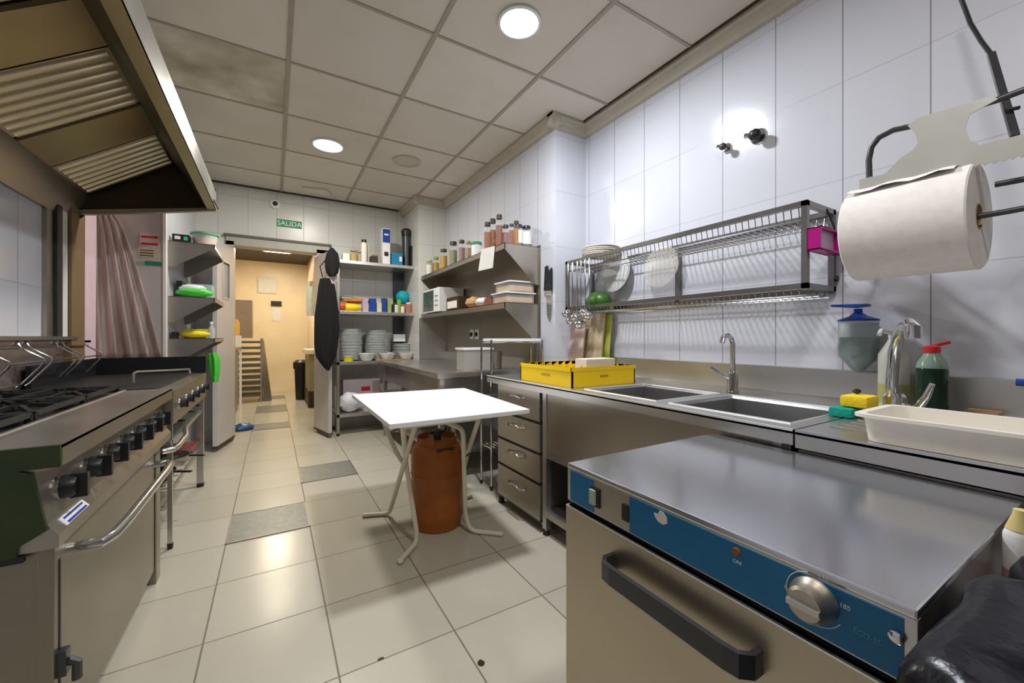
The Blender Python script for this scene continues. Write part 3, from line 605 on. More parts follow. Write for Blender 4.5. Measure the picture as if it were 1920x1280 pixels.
# ================================================================== BACK SHELF UNIT
u=thing('shelf_unit','tall steel shelving unit against the back wall, right of the apron','shelving',(1.05,5.0,0)); U0,U1,UY=.62,1.47,4.80
for x,y in ((U0+.0,UY+.015),(U0+.0,5.22),(U1-.015,UY+.015),(U1-.015,5.22)):
    if x>1: l=MB().box(x-.015,x+.015,y-.015,y+.015,.03,.80).build('post','st',u)
    else: l=MB().box(x-.015,x+.015,y-.015,y+.015,.03,1.97).build('post','stw',u)
    MB().lathe((x,y,0),[(.018,0),(.018,.03)],10).build('foot','black',l)
for z in (1.965,1.395,.825,.24):
    MB().box(U0-.015,U1,UY,5.235,z-.035,z).build('shelf','st',u,bevel=.002)
MB().box(1.33,1.46,5.20,5.235,.86,1.93).build('back_upright','dkgrey',u)
z=1.967
def jar(name,x,y,z,r_,h_,body,lid,label,cat='jar',group=None,glass=True,fill=.85):
    t=thing(name,label,cat,(x,y,z),group)
    if glass:
        MB().lathe((x,y,0),[(r_*.92,z),(r_,z+.006),(r_,z+h_*.80),(r_*.75,z+h_*.88)],16).build('glass_body','glass',t,smooth=True)
        MB().lathe((x,y,0),[(r_*.90,z+.003),(r_*.93,z+h_*.80*fill)],16).build('contents',body,t,smooth=True)
    else: MB().lathe((x,y,0),[(r_*.92,z),(r_,z+.006),(r_,z+h_*.80),(r_*.75,z+h_*.88)],16).build('body',body,t,smooth=True)
    MB().lathe((x,y,0),[(r_*.82,z+h_*.88),(r_*.82,z+h_-.003),(r_*.78,z+h_)],16).build('lid',lid,t,smooth=True)
    return t
TG='things on the top back shelf'
def X_at(px,Y): return at(px,500,Y=Y).x
def ux(px): return X_at(px,4.95)
abox('storage_box',ux(641),ux(654),4.88,5.0,z,z+.09,'lcase','pale box at the left end of the top back shelf','box')
jar('jar',ux(662),4.92,z,.045,.14,cm('mustard',(.45,.33,.10),.5),'wood','squat mustard coloured jar on the top back shelf')
jar('jar',ux(674),4.95,z,.035,.14,cm('mustard2',(.40,.32,.16),.5),'wood','narrow ochre jar beside the squat mustard one on the top back shelf')
jar('bottle',ux(681),4.90,z,.035,.27,'ivory','black','tall ivory bottle with a black cap on the top back shelf','bottle',glass=False)
abox('carton',ux(686),ux(691),4.92,5.0,z,z+.24,cm('beige_carton',(.55,.50,.40),.6),'narrow beige carton right of the tall ivory bottle','carton')
abox('storage_box',ux(694),ux(706),4.88,4.98,z,z+.09,'brown','low dark brown packet left of the blue and white carton','packet')
abox('storage_box',ux(701),ux(711),5.0,5.1,z,z+.13,cm('greypack',(.25,.22,.2),.6),'grey packet behind the low dark brown packet','packet')
t=thing('carton','tall blue and white carton on the top back shelf','carton',(ux(721),4.9,z)); x0,x1=ux(714),ux(728); MB().box(x0,x1,4.86,4.96,z,z+.43).build('carton','white',t,bevel=.002)
MB().box(x0+.002,x1-.002,4.857,4.86,z+.26,z+.42).build('blue_print','pblue',t); MB().box(x0+.02,x1-.02,4.855,4.857,z+.345,z+.365).build('white_print','white',t); MB().box(x0+.02,x1-.02,4.857,4.86,z+.10,z+.15).build('dark_print','black',t)
t=thing('carton','squat bright blue box right of the tall blue and white carton','carton',(ux(740),4.9,z)); MB().box(ux(731),ux(751),4.86,4.97,z,z+.15).build('carton',cm('cyan_blue',(.01,.22,.42),.5),t,bevel=.002); MB().box(ux(745),ux(750),4.857,4.86,z+.05,z+.11).build('white_print','white',t)
t=thing('coffee_press','tall metal flask with a black top at the right end of the top back shelf','flask',(ux(762),4.95,z)); MB().lathe((ux(762),4.95,0),[(.05,z),(.055,z+.38)],20).build('body','dkgrey',t,smooth=True); MB().lathe((ux(762),4.95,0),[(.06,z+.38),(.065,z+.45),(.04,z+.48)],20).build('cap','black',t,smooth=True); MB().box(ux(768),ux(773),4.9,4.93,z+.15,z+.25).build('handle','black',t)
abox('bottle_pack',ux(773),1.46,4.86,4.95,z,z+.26,'black','dark box leaning at the far right end of the top back shelf','box')
# second shelf
z=1.397
t=thing('food_bag','yellow and red food packet at the left of the second back shelf','packet',(.68,4.9,z))
MB().sph((ux(655),4.90,z+.045),(.13,.06,.045),20,10,lambda d:1+.1*noise.noise(d*2)).build('packet','yellow',t,smooth=True); MB().sph((ux(636)+.02,4.88,z+.05),(.05,.05,.05),14,8,lambda d:1+.2*noise.noise(d*2)).build('red_end',cm('redorange',(.55,.10,.03),.5),t,smooth=True)
t=MB().sph((ux(672),5.02,z+.12),(.17,.07,.03),20,10,lambda d:1+.2*noise.noise(d*2.4)).build('food_bag',cm('orange_pack',(.60,.22,.04),.5),smooth=True); t.location.z=z+.1; tag(t,'long orange packet lying behind the yellow one on the second back shelf','packet')
t=MB().sph((ux(650),5.08,z+.15),(.12,.06,.03),20,10,lambda d:1+.2*noise.noise(d*2.4)).build('food_bag',cm('silver_pack',(.45,.46,.44),.3,metal=.5),smooth=True); t.location.z=z+.13; tag(t,'silvery crumpled packet behind the yellow packet on the second back shelf','packet')
abox('storage_box',ux(678),ux(688),4.88,4.96,z,z+.15,cm('lilac',(.50,.38,.50),.5),'lilac packet between the yellow packet and the blue tins','packet')
items=[(691,703,.16,'pblue','dark blue box on the second back shelf'),(704,713,.11,cm('pale_yellow',(.6,.6,.4),.5),'pale yellow tub beside the dark blue box'),(714,722,.17,'pblue','narrow blue box in the middle of the second back shelf'),(724,731,.17,cm('leafy',(.30,.38,.12),.6),'leafy green jar on the second back shelf'),(732,737,.10,'black','small black tin beside the leafy green jar')]
for a,c,hh,mm,lb in items: abox('tin',ux(a),ux(c),4.87,4.95,z,z+hh,mm,lb,'tin',bev=.004)
for a,rr,hh,bm_,lm,lb in ((740,.035,.11,'ivory','brown','ivory jar with a brown lid on the second back shelf'),(746,.03,.16,cm('olivegreen',(.25,.30,.05),.5),'green','slim olive green jar on the second back shelf'),(752,.03,.09,'white','red','little white jar with a red lid on the second back shelf'),(764,.04,.13,cm('terracotta',(.45,.18,.12),.5),'white','terracotta coloured jar on the second back shelf'),(774,.035,.18,cm('rose',(.50,.18,.22),.5),'black','pink jar with a black lid at the right of the second back shelf')):
    jar('jar',ux(a),4.90,z,rr,hh,bm_,lm,lb,glass=False)
t=MB().sph((ux(759),5.03,z+.20),(.085,.07,.085),20,12,lambda d:1+.15*noise.noise(d*3)).build('cloth_bundle',cm('turquoise',(.0,.38,.45),.6),smooth=True); t.location.z=z+.115; tag(t,'turquoise bundle standing behind the jars on the second back shelf','bundle')
abox('storage_box',ux(748),ux(770),4.98,5.1,z,z+.115,'card','cardboard box under the turquoise bundle','box')
# plates
z=.827
def plate_mesh(r_,hh):
    return MB().lathe((0,0,0),[(r_*.55,0),(r_*.6,.002),(r_,hh),(r_-.003,hh+.003),(r_*.58,.006),(.002,.006)],32,cap=True)
def stack(px,Y,n,r_,step,label,group,hh=.018,z0=None,m='ceramic'):
    zz=z if z0 is None else z0; x=X_at(px,Y)
    o=plate_mesh(r_,hh).build('plate',m,smooth=True); o.location=(x,Y,zz); tag(o,label,'plate',group)
    for i in range(1,n): dup(o,(x+random.uniform(-.003,.003),Y+random.uniform(-.003,.003),zz+i*step))
stack(657,5.05,22,.135,.0165,'white plate in the tall left stack on the back shelf','left stack of white plates')
stack(706,5.05,21,.135,.0165,'white plate in the tall middle stack on the back shelf','middle stack of white plates')
stack(757,5.07,10,.14,.019,'white plate in the low right stack on the back shelf','right stack of white plates')
zt=z+10*.019
abox('small_box',ux(741)+.0,ux(763),5.02,5.13,zt+.03,zt+.12,'white','small white box on top of the low right stack of plates','box')
for i,(px,lb) in enumerate(((688,'white bowl in front of the plates, left of three'),(726,'white bowl in front of the plates, middle of three'),(763,'white bowl in front of the plates, right of three'))):
    x=X_at(px,4.88)
    if px==763: x=min(x,1.40)
    b=MB().lathe((0,0,0),[(.05,0),(.075,.03),(.095,.085),(.091,.086),(.07,.034),(.04,.006),(.002,.006)],32); o=b.build('bowl','ceramic',smooth=True); o.location=(x,4.885,z); tag(o,lb,'bowl','white bowls in front of the plate stacks')
t=thing('butter_tub','small yellow tub at the left end of the plate shelf','tub',(X_at(653,4.88),4.87,z)); MB().lathe((X_at(653,4.88),4.87,0),[(.05,z),(.055,z+.05)],20).build('tub','lemon',t,smooth=True); MB().lathe((X_at(653,4.88),4.87,0),[(.058,z+.05),(.058,z+.058)],20).build('lid',cm('pale_yellow',(0,0,0)),t,smooth=True)
o=MB().box(1.03,1.45,4.815,4.87,z,z+.012).build('cutting_board','wood',bevel=.003); tag(o,'thin wooden board lying along the front of the plate shelf','board')
# bottom shelf
z=.242
t=thing('cardboard_box','flat pink white box with a red mark on the lowest back shelf','box',(.88,5.05,z)); MB().box(.70,1.12,5.0,5.18,z,z+.36).build('box',cm('pink_white_card',(.62,.52,.55),.6),t,bevel=.003); MB().box(.90,1.0,4.995,5.0,z+.22,z+.27).build('red_print','red',t)
o=MB().sph((.76,4.90,z+.10),(.12,.08,.11),20,12,lambda d:1+.2*noise.noise(d*2.5)).build('plastic_bag',cm('white_film',(0,0,0)),smooth=True); o.location.z=z+.003; tag(o,'crumpled white plastic bag on the lowest back shelf','bag')
t=MB().lathe((.98,4.89,0),[(.07,z),(.10,z+.07),(.097,z+.07),(.065,z+.005)],24).build('bowl','white',smooth=True); tag(t,'white bowl on the lowest back shelf, right of the plastic bag','bowl')
# ================================================================== RIGHT FAR COUNTER WITH SHELVES
c=thing('steel_worktable','steel worktable under the spice shelves at the far right','worktable',(1.43,3.7,0))
b=MB(); b.box(1.04,W1-.002,2.80,4.618,.795,.835); b.build('worktop','st',c,bevel=.003)
MB().box(W1-.02,W1-.002,2.80,4.618,.836,.93).build('upstand','st',c)
MB().box(1.07,1.085,2.85,4.6,.62,.79).build('front_apron','std',c); MB().box(1.08,W1-.01,2.83,2.845,.62,.79).build('side_apron','std',c)
for x,y in ((1.08,2.84),(1.08,4.58),(1.78,2.84),(1.78,4.58)): MB().box(x-.018,x+.018,y-.018,y+.018,0,.795).build('leg','st',c)
MB().box(1.06,1.80,2.84,4.6,.20,.225).build('under_shelf','std',c)
MB().prism([(W1-.003,2.60,.84),(W1-.003,4.6,.84),(W1-.003,4.6,1.83),(W1-.003,2.60,1.83)],(-.002,0,0)).build('wall_sheet','stw') 
tag(bpy.data.objects['wall_sheet'],'dull steel sheet covering the wall behind the spice shelves','wall cladding')
def rshelf(z,lb): return bracket_shelf(W1-.006,1.50,2.62,4.60,z,.30,lb,'steel shelves on the far right wall',fasc=.045,m='stw')
rshelf(1.815,'upper steel wall shelf carrying the spice jars'); rshelf(1.365,'lower steel wall shelf carrying the microwave')
# pillar panel
o=MB().box(1.478,1.80,4.605,4.618,.84,1.33).build('steel_sheet','st'); tag(o,'pale steel sheet on the pillar under the microwave','wall cladding')
a=at(903,466,X=1.497); cc=at(928,506,X=1.497)
o=MB().prism([at(903,467,X=1.494),at(928,461,X=1.494),at(924,502,X=1.494),at(897,508,X=1.494)],(-.0015,0,0)).build('paper_note','lcase'); tag(o,'white paper note hanging from the front of the upper spice shelf','paper')
# jars on the upper shelf : pixel x, width px, height px, materials
z=1.817
def jy(px,X=1.57): return at(px,500,X=X).y
spec=[(805,14,34,'ivory','pale_green','pale jar with a light green lid at the far end of the spice shelf'),(818,12,38,'mustardj','olivegreen','mustard jar with an olive lid, second from the far end of the spice shelf'),(832,15,44,'mustardj','brown','golden jar with a brown lid on the spice shelf'),
 (850,16,56,'herb','brown','greenish herb jar with a dark lid on the spice shelf'),(866,13,48,'rosej','brown','rosy jar with a brown lid on the spice shelf'),(878,12,46,'tanj','tanj','tan packet shaped jar left of the white tub'),
 (914,14,64,'cinn','brown','cinnamon coloured jar just right of the white tub'),(924,14,72,'cinn','brown','tall cinnamon coloured jar with a brown lid'),(936,14,70,'cinn2','brown','reddish jar with a brown lid, right of the cinnamon coloured jars'),
 (948,14,50,'rosej','black','greyish pink jar with a black lid right of the reddish jar'),(959,10,42,'cinn2','brown','small red brown jar near the near end of the spice shelf'),(968,12,50,'amberj','brown','amber jar with a brown lid near the near end of the spice shelf')]
for nme,cl in (('pale_green',(.40,.55,.22)),('mustardj',(.40,.24,.02)),('herb',(.20,.20,.10)),('rosej',(.26,.14,.13)),('tanj',(.34,.23,.12)),('cinn',(.30,.11,.035)),('cinn2',(.24,.08,.04)),('amberj',(.36,.14,.02))): cm(nme,cl,.5,var=.35,scale=60)
for i,(px,wp,hp,bm_,lm,lb) in enumerate(spec):
    X=1.585+(.05 if i%2 else 0)
    y=jy(px,X); d=X*SN+y*CS
    jar('spice_jar',X,y,z,wp/F*d/2*.95,hp/F*d*.92,bm_,lm,lb,'jar','spice jars on the upper wall shelf')
X=1.57; y=jy(893,X); d=X*SN+y*CS
t=thing('plastic_tub','white tub with a wide green lid on the spice shelf','tub',(X,y,z)); MB().lathe((X,y,0),[(.04,z),(.043,z+.115)],20).build('tub','white',t,smooth=True); MB().lathe((X,y,0),[(.052,z+.115),(.052,z+.135)],20).build('lid','green_lid',t,smooth=True)
for px,lb in ((982,'large black lidded jar with pale label, left one of the pair ending the spice shelf'),(995,'large jar with black lid, rightmost on the spice shelf at its near end')):
    X=1.66 if px<990 else 1.74; y=jy(px,X); y=max(y,2.69)
    t=jar('spice_jar',X,y,z,.042,.17,'herb','black',lb,group='spice jars on the upper wall shelf'); MB().lathe((X,y,0),[(.0428,z+.02),(.0428,z+.12)],16,cap=False).build('paper_label','lcase',t,smooth=True)
# things on the lower shelf
z=1.367
t=thing('microwave','white microwave oven on the lower wall shelf by the pillar','microwave',(1.66,4.32,z))
MB().box(1.515,1.80,4.05,4.56,z+.01,z+.27).build('case','white',t,bevel=.006)
MB().box(1.508,1.515,4.22,4.55,z+.03,z+.25).build('door',cm('dark_door',(.04,.07,.065),.15),t,bevel=.002)
for k in range(3):
    for q in range(2): MB().lathe((1.512,4.10+q*.05,z+.08+k*.05),[(.008,.0),(.008,-.006)],10,'x').build('button','dkgrey',t)
for q in (4.1,4.5): MB().lathe((1.56,q,0),[(.012,z),(.012,z+.012)],8).build('foot','black',t)
def ly(px,X=1.56): return at(px,560,X=X).y
t=thing('dark_radio','small dark box with a sloping top on the lower wall shelf','box',(1.58,3.85,z)); MB().box(1.52,1.66,3.55,3.85,z,z+.13).build('case','brown',t,bevel=.004); MB().box(1.517,1.52,3.58,3.82,z+.02,z+.09).build('front','ivory',t)
o=MB().sph((1.60,3.36,z+.05),(.07,.13,.05),18,10,lambda d:1+.2*noise.noise(d*2.6)).build('bread_bag',cm('bread',(.50,.28,.12),.6),smooth=True); o.location.z=z+.004; tag(o,'orange brown bag of bread on the lower wall shelf','bag')
o=MB().sph((1.56,3.12,z+.035),(.05,.09,.035),18,10,lambda d:1+.2*noise.noise(d*3.1)).build('plastic_bag',cm('white_film',(0,0,0)),smooth=True); o.location.z=z+.004; tag(o,'small white bag beside the bread on the lower wall shelf','bag')
o=MB().box(1.66,1.79,3.0,3.45,z,z+.09).build('tray','pblue',bevel=.006); tag(o,'dark blue tray against the wall on the lower wall shelf','tray')
o=MB().box(1.53,1.63,2.90,3.02,z,z+.06).build('storage_box','cinn2',bevel=.004); tag(o,'small reddish packet beside the stacked food boxes','packet')
def foodbox(z0,lb,dx=0):
    t=thing('food_box',lb,'food box',(1.66,2.76,z0),'clear food boxes on the lower wall shelf')
    MB().box(1.535+dx,1.79,2.65,2.88,z0,z0+.075).build('tub',cm('milky',(.75,.72,.66),.3,alpha=.3),t,bevel=.01); MB().box(1.545+dx,1.78,2.66,2.87,z0+.006,z0+.05).build('contents',cm('peachfood',(.60,.40,.24),.6),t,bevel=.008)
    MB().box(1.525+dx,1.80,2.64,2.89,z0+.075,z0+.085).build('lid','white',t,bevel=.003)
foodbox(z,'clear food box with a white lid on the lower wall shelf, bottom of two'); foodbox(z+.088,'clear food box with a white lid, stacked on top of the other one',.03)
# wall things below shelf: socket and pipes
t=thing('wall_socket','two black wall sockets on the steel sheet above the worktable','socket',(1.81,3.75,1.1))
for dy in (0,.12): MB().box(1.806,1.815,3.7+dy,3.78+dy,1.08,1.18).build('socket','white',t,bevel=.002); 
for dy in (0,.12): MB().lathe((1.806,3.74+dy,1.13),[(.025,0),(.022,-.012)],16,'x').build('plug','black',t,smooth=True)
# ================================================================== WIRE TROLLEY
t=thing('wire_trolley','narrow wire trolley standing between the worktable and the sink unit','trolley',(1.6,2.63,0))
for x,y in ((1.345,2.70),(1.345,2.54),(1.79,2.54),(1.79,2.70)):
    l=MB().tube([(x,y,.02),(x,y,1.08)],.008,8).build('leg','chrome',t); MB().sph((x,y,.018),(.012,.012,.018),10,6).build('caster','black',l)
for z in (.30,.66,1.06):
    b=MB(); b.tube([(1.345,2.54,z),(1.79,2.54,z),(1.79,2.70,z),(1.345,2.70,z),(1.345,2.54,z)],.005,6)
    for k in range(12): b.tube([(1.38+k*.035,2.54,z),(1.38+k*.035,2.70,z)],.003,6)
    b.build('wire_shelf','chrome',t)
o=MB().box(1.355,1.78,2.545,2.695,1.068,1.09).build('tray','white',bevel=.004); tag(o,'flat white tray on top of the wire trolley','tray')
t=thing('glass_stack','pale stacked tubs on the worktable behind the wire trolley','tub',(1.38,2.95,.837)); MB().box(1.28,1.52,2.86,3.02,.837,1.0).build('tub',cm('milky',(0,0,0)),t,bevel=.008); MB().box(1.27,1.53,2.85,3.03,1.0,1.015).build('lid','white',t,bevel=.003)
o=MB().lathe((1.62,2.98,0),[(.05,.837),(.055,.98),(.051,.98),(.045,.842)],18).build('steel_pot','std',smooth=True); tag(o,'dark steel pot on the worktable beside the pale tub','pot')
c_=at(862,905,Z=0)
o=MB().sph((1.50,2.62,.03),(.07,.05,.03),16,8,lambda d:1+.25*noise.noise(d*2.4)).build('floor_rag','white_film',smooth=True); o.location.z=.004; tag(o,'small white rag on the floor under the wire trolley','rag')
# ================================================================== SINK UNIT
s=thing('sink_unit','long stainless double sink unit along the right wall','sink unit',(1.7,1.4,0))
X0,X1,Y0,Y1=1.28,W-.003,.572,2.48; T=.835
b=MB()
B1=(1.365,1.80,.615,1.055); B2=(1.365,1.80,1.115,1.56)
for x0,x1,y0,y1 in ((X0,B1[0],Y0,Y1),(B1[1],X1,Y0,Y1),(B1[0],B1[1],Y0,B1[2]),(B1[0],B1[1],B1[3],B2[2]),(B1[0],B1[1],B2[3],Y1)): b.box(x0,x1,y0,y1,T-.012,T)
b.box(X0,X0+.012,Y0,Y1,T-.045,T); b.build('worktop','st',s)
def basin(q):
    x0,x1,y0,y1=q; dz=.24; e=.012; b=MB()
    r1=[(x0,y0,T-.001),(x1,y0,T-.001),(x1,y1,T-.001),(x0,y1,T-.001)]; r2=[(x0+.012,y0+.012,T-.012),(x1-.012,y0+.012,T-.012),(x1-.012,y1-.012,T-.012),(x0+.012,y1-.012,T-.012)]
    r3=[(x0+e,y0+e,T-dz+.03),(x1-e,y0+e,T-dz+.03),(x1-e,y1-e,T-dz+.03),(x0+e,y1-e,T-dz+.03)]; r4=[(x0+e+.03,y0+e+.03,T-dz),(x1-e-.03,y0+e+.03,T-dz),(x1-e-.03,y1-e-.03,T-dz),(x0+e+.03,y1-e-.03,T-dz)]
    v=r1+r2+r3+r4; f=[]
    for k in range(3):
        for i in range(4): f.append((k*4+i,k*4+(i+1)%4,k*4+4+(i+1)%4,k*4+4+i))
    f.append((12,13,14,15)); b.add(v,f); o=b.build('basin','stb',s)
    md=o.modifiers.new('t','SOLIDIFY'); md.thickness=.0015; md.offset=1
    MB().lathe(((x0+x1)/2,(y0+y1)/2,0),[(.04,T-dz+.001),(.038,T-dz+.004),(.02,T-dz+.002)],20).build('drain','chrome',o,smooth=True)
basin(B1); basin(B2)
b=MB()
for q in (B1,B2):
    x0,x1,y0,y1=q
    b.tube([(x0,y0,T),(x1,y0,T),(x1,y1,T),(x0,y1,T),(x0,y0,T)],.004,6)
b.box(X0-.0015,X0+.006,Y0,Y1,T-.005,T+.0015); b.build('raised_edge','rim',s,smooth=True)
b=MB(); b.box(W-.028,W-.003,-.5,Y1-.07,T,T+.125); o=b.build('upstand','st',s,bevel=.004)
b=MB(); b.box(X0+.02,X0+.03,Y0+.03,1.80,.475,T-.045); b.build('front_apron','stw',s)
b=MB(); b.box(X0+.02,X0+.045,Y0+.03,1.80,.43,.475); b.build('apron_rail','std',s)
b=MB(); b.box(X0+.015,X0+.05,1.80,1.835,.03,T-.045); b.box(X0+.015,X0+.05,Y0+.03,Y0+.06,.03,T-.045); b.box(2.06,2.09,1.80,1.83,.03,T-.02); b.box(2.06,2.09,Y0+.03,Y0+.06,.03,T-.02); b.box(2.06,2.09,2.42,2.45,.03,T-.02); b.build('legs','st',s)
b=MB(); b.box(X0+.02,2.09,Y0+.03,1.82,.10,.135); b.build('bottom_shelf','st',s)
b=MB(); b.box(X0+.03,2.08,1.838,1.85,.05,.79); b.box(X0+.03,2.08,2.33,2.342,.05,.79); b.box(X0+.03,2.08,1.84,2.34,.04,.055); b.box(2.07,2.08,1.84,2.34,.05,.79); b.build('drawer_case','std',s)
for x,y in ((X0+.03,1.82),(X0+.03,2.33),(X0+.03,Y0+.04)): MB().lathe((x,y,0),[(.02,0),(.018,.035)],12).build('foot','black',s)
zs=[.795,.612,.438,.268,.055]
for i in range(4):
    d_=MB().box(X0+.005,X0+.028,1.85,2.335,zs[i+1]+.012,zs[i]-.004).build('drawer','stw',s,bevel=.003)
    MB().box(X0+.012,X0+.026,1.85,2.335,zs[i+1]+.0,zs[i+1]+.011).build('drawer_gap','black',d_)
    zz=(zs[i]+zs[i+1])/2+.03
    pts=[(X0+.006,2.0,zz)]+[(X0-.022+.0*k,2.0+.03+.03*k,zz+.012*math.sin(PI*k/4)) for k in range(5)]+[(X0+.006,2.20,zz)]
    MB().tube(pts,.005,8).build('handle','chrome',d_,smooth=True)
# things under the sink
for x,y,hh,rr,mm,lb in ((1.40,1.66,.26,.035,'dgreen','dark green bottle standing on the shelf under the sink'),(1.46,1.55,.30,.04,'black','black bottle behind the green one under the sink')):
    t=thing('bottle',lb,'bottle',(x,y,.136)); MB().lathe((x,y,0),[(rr,.136),(rr,.136+hh*.6),(.013,.136+hh*.8),(.013,.136+hh)],16).build('bottle',mm,t,smooth=True); MB().lathe((x,y,0),[(.015,.136+hh),(.015,.136+hh+.02)],12).build('cap','pale_yellow',t)
t=thing('waste_pipe','grey plastic waste pipe under the double sink','pipe',(1.6,1.3,.3)); MB().tube([(1.58,1.33,.63),(1.58,1.33,.40),(1.65,1.33,.36),(2.05,1.33,.36)],.02,12).build('pipe',cm('grey_pipe',(.35,.35,.36),.5),t,smooth=True)
# second worktop with drainer grooves
b=MB(); b.box(1.28,W-.03,-.55,.566,T-.012,T); b.box(1.28,1.292,-.55,.566,T-.05,T)
dn=thing('drainer_worktop','stainless draining worktop right of the sinks, under the white tray','worktop',(1.7,0,T-.05)); b.build('top','st',dn)
b=MB()
for k in range(8): b.tube([(1.40+k*.05,.14,T+.001),(1.40+k*.05,.53,T+.001)],.004,6)
b.box(1.2785,1.286,-.55,.566,T-.005,T+.0015); b.build('ribs','stp',dn,smooth=True)
MB().box(1.285,2.08,-.55,.560,.05,.78).build('cabinet','std',dn)
MB().box(1.276,1.281,.575,.60,T-.075,T-.045).build('clip','black',s)
# taps
t=thing('mixer_tap','small chrome mixer tap between the two basins','tap',(1.86,1.085,T)); x,y=1.86,1.085
MB().lathe((x,y,0),[(.028,T),(.026,T+.012),(.022,T+.02),(.024,T+.09),(.018,T+.105)],18).build('base','chrome',t,smooth=True)
MB().tube([(x,y,T+.10),(x,y,T+.235),(x-.012,y,T+.262),(x-.04,y,T+.272),(x-.075,y,T+.265),(x-.085,y,T+.24)],.012,12).build('spout','chrome',t,smooth=True)
MB().tube([(x-.01,y+.0,T+.075),(x-.03,y+.05,T+.095),(x-.035,y+.085,T+.12)],[.012,.010,.009],10).build('lever','chrome',t,smooth=True)
x,y=1.77,.487
t=thing('mixer_tap','tall curved chrome tap with a long lever beside the white tray','tap',(x,y,T))
MB().lathe((x,y,0),[(.038,T),(.036,T+.015),(.03,T+.03),(.032,T+.07),(.024,T+.08)],20).build('base','chrome',t,smooth=True)
P1=[at(px,py,X=xx) for px,py,xx in ((1676,757,1.76),(1672,720,1.76),(1674,690,1.755),(1677,660,1.74),(1684,632,1.71),(1695,613,1.67),(1706,608,1.64),(1712,616,1.62),(1712,634,1.62))]
MB().tube(P1,[.016]*6+[.019,.021,.020],14).build('spout','chrome',t,smooth=True)
MB().tube([(x-.0,y-.01,T+.045),at(1712,768,X=1.74),at(1725,760,X=1.73),at(1738,742,X=1.72),at(1748,720,X=1.71)],[.014,.013,.012,.010,.007],10).build('lever','chrome',t,smooth=True)
# soap dispenser
cx,cyy=2.035,.672; t=thing('soap_dispenser','clear wall soap dispenser with a blue pump lever and bluish green liquid','dispenser',(cx,cyy,.95))
MB().lathe((cx,cyy,0),[(.012,.957),(.02,.965),(.062,1.02),(.064,1.03),(.064,1.165),(.058,1.17)],28).build('tank',cm('frosted_tank',(.80,.88,.88),.25,trans=.75),t,smooth=True)
MB().lathe((cx,cyy,0),[(.010,.962),(.058,1.02),(.060,1.03),(.060,1.10)],24).build('liquid',cm('soap_liquid',(.03,.20,.19),.2),t,smooth=True)
MB().lathe((cx,cyy,0),[(.066,1.165),(.066,1.172),(.03,1.185),(.014,1.20),(.014,1.215)],24).build('cap','pblue',t,smooth=True)
MB().prism([at(1557,571,X=2.0),at(1627,569,X=2.0),at(1627,574,X=2.0),at(1600,577,X=2.0),at(1557,575,X=2.0)],(.035,0,0)).build('lever','pblue',t,bevel=.002)
MB().box(2.09,W-.001,cyy-.03,cyy+.03,1.0,1.16).build('bracket','white',t)
# sponges, bottles
p=at(1596,768,Z=T+.001)
o=MB().box(1.60,1.70,.545,.610,T+.001,T+.032).build('sponge','teal',bevel=.012,smooth=True); tag(o,'teal green sponge at the corner of the near basin','sponge')
o=MB().box(1.63,1.735,.515,.590,T+.034,T+.072).build('sponge','ysponge',bevel=.014,smooth=True); tag(o,'yellow sponge lying on the teal green one','sponge')
o=MB().sph((1.70,.565,T+.08),(.012,.012,.009),10,6).build('stopper','black'); o.location.z=T+.073; tag(o,'small black plug on the yellow sponge','plug')
x,y=2.0,.555; t=thing('cleaner_bottle','pale translucent bottle behind the tall tap','bottle',(x,y,T)); MB().lathe((x,y,0),[(.042,T),(.044,T+.01),(.044,T+.20),(.02,T+.245),(.014,T+.26)],22).build('bottle',cm('pale_bottle',(.72,.72,.62),.3,trans=.3),t,smooth=True); MB().lathe((x,y,0),[(.0445,T+.02),(.0445,T+.09)],22,cap=False).build('liquid_band',cm('olive_liquid',(.42,.40,.14),.4),t,smooth=True)
MB().box(x-.012,x+.012,y-.012,y+.012,T+.26,T+.285).build('cap','white',t,bevel=.003); MB().tube([(x,y,T+.28),(x-.05,y+.02,T+.29),(x-.07,y+.02,T+.275)],.008,8).build('nozzle',cm('white',(0,0,0)),t)
x,y=1.93,.437; t=thing('soap_bottle','dark green detergent bottle with a red cap at the wall','bottle',(x,y,T)); MB().lathe((x,y,0),[(.036,T),(.040,T+.01),(.040,T+.155),(.038,T+.16)],24).build('liquid_body',cm('green_liquid',(.006,.03,.015),.15),t,smooth=True); MB().lathe((x,y,0),[(.040,T+.16),(.036,T+.18),(.022,T+.205),(.018,T+.215)],24).build('shoulder',cm('pale_green_clear',(.45,.62,.50),.2,trans=.5),t,smooth=True)
MB().lathe((x,y,0),[(.022,T+.213),(.022,T+.232),(.008,T+.238)],16).build('cap','red',t,smooth=True); MB().tube([(x,y,T+.233),(x+.035,y-.01,T+.240),(x+.055,y-.03,T+.248)],.006,8).build('spout','red',t,smooth=True)
o=MB().box(1.97,2.06,.30,.375,T+.001,T+.022).build('scrub_brush','wood',bevel=.006); tag(o,'light wooden brush lying by the wall right of the green bottle','brush')
p=at(1906,716,X=2.08); o=MB().lathe((p.x,p.y,p.z),[(.012,-.0),(.012,-.09)],14,'y').build('blue_cap_tube','pblue'); o.location=(2.075,p.y-.045,p.z-.012); tag(o,'blue capped tube on the wall ledge at the right edge of the photo','tube')
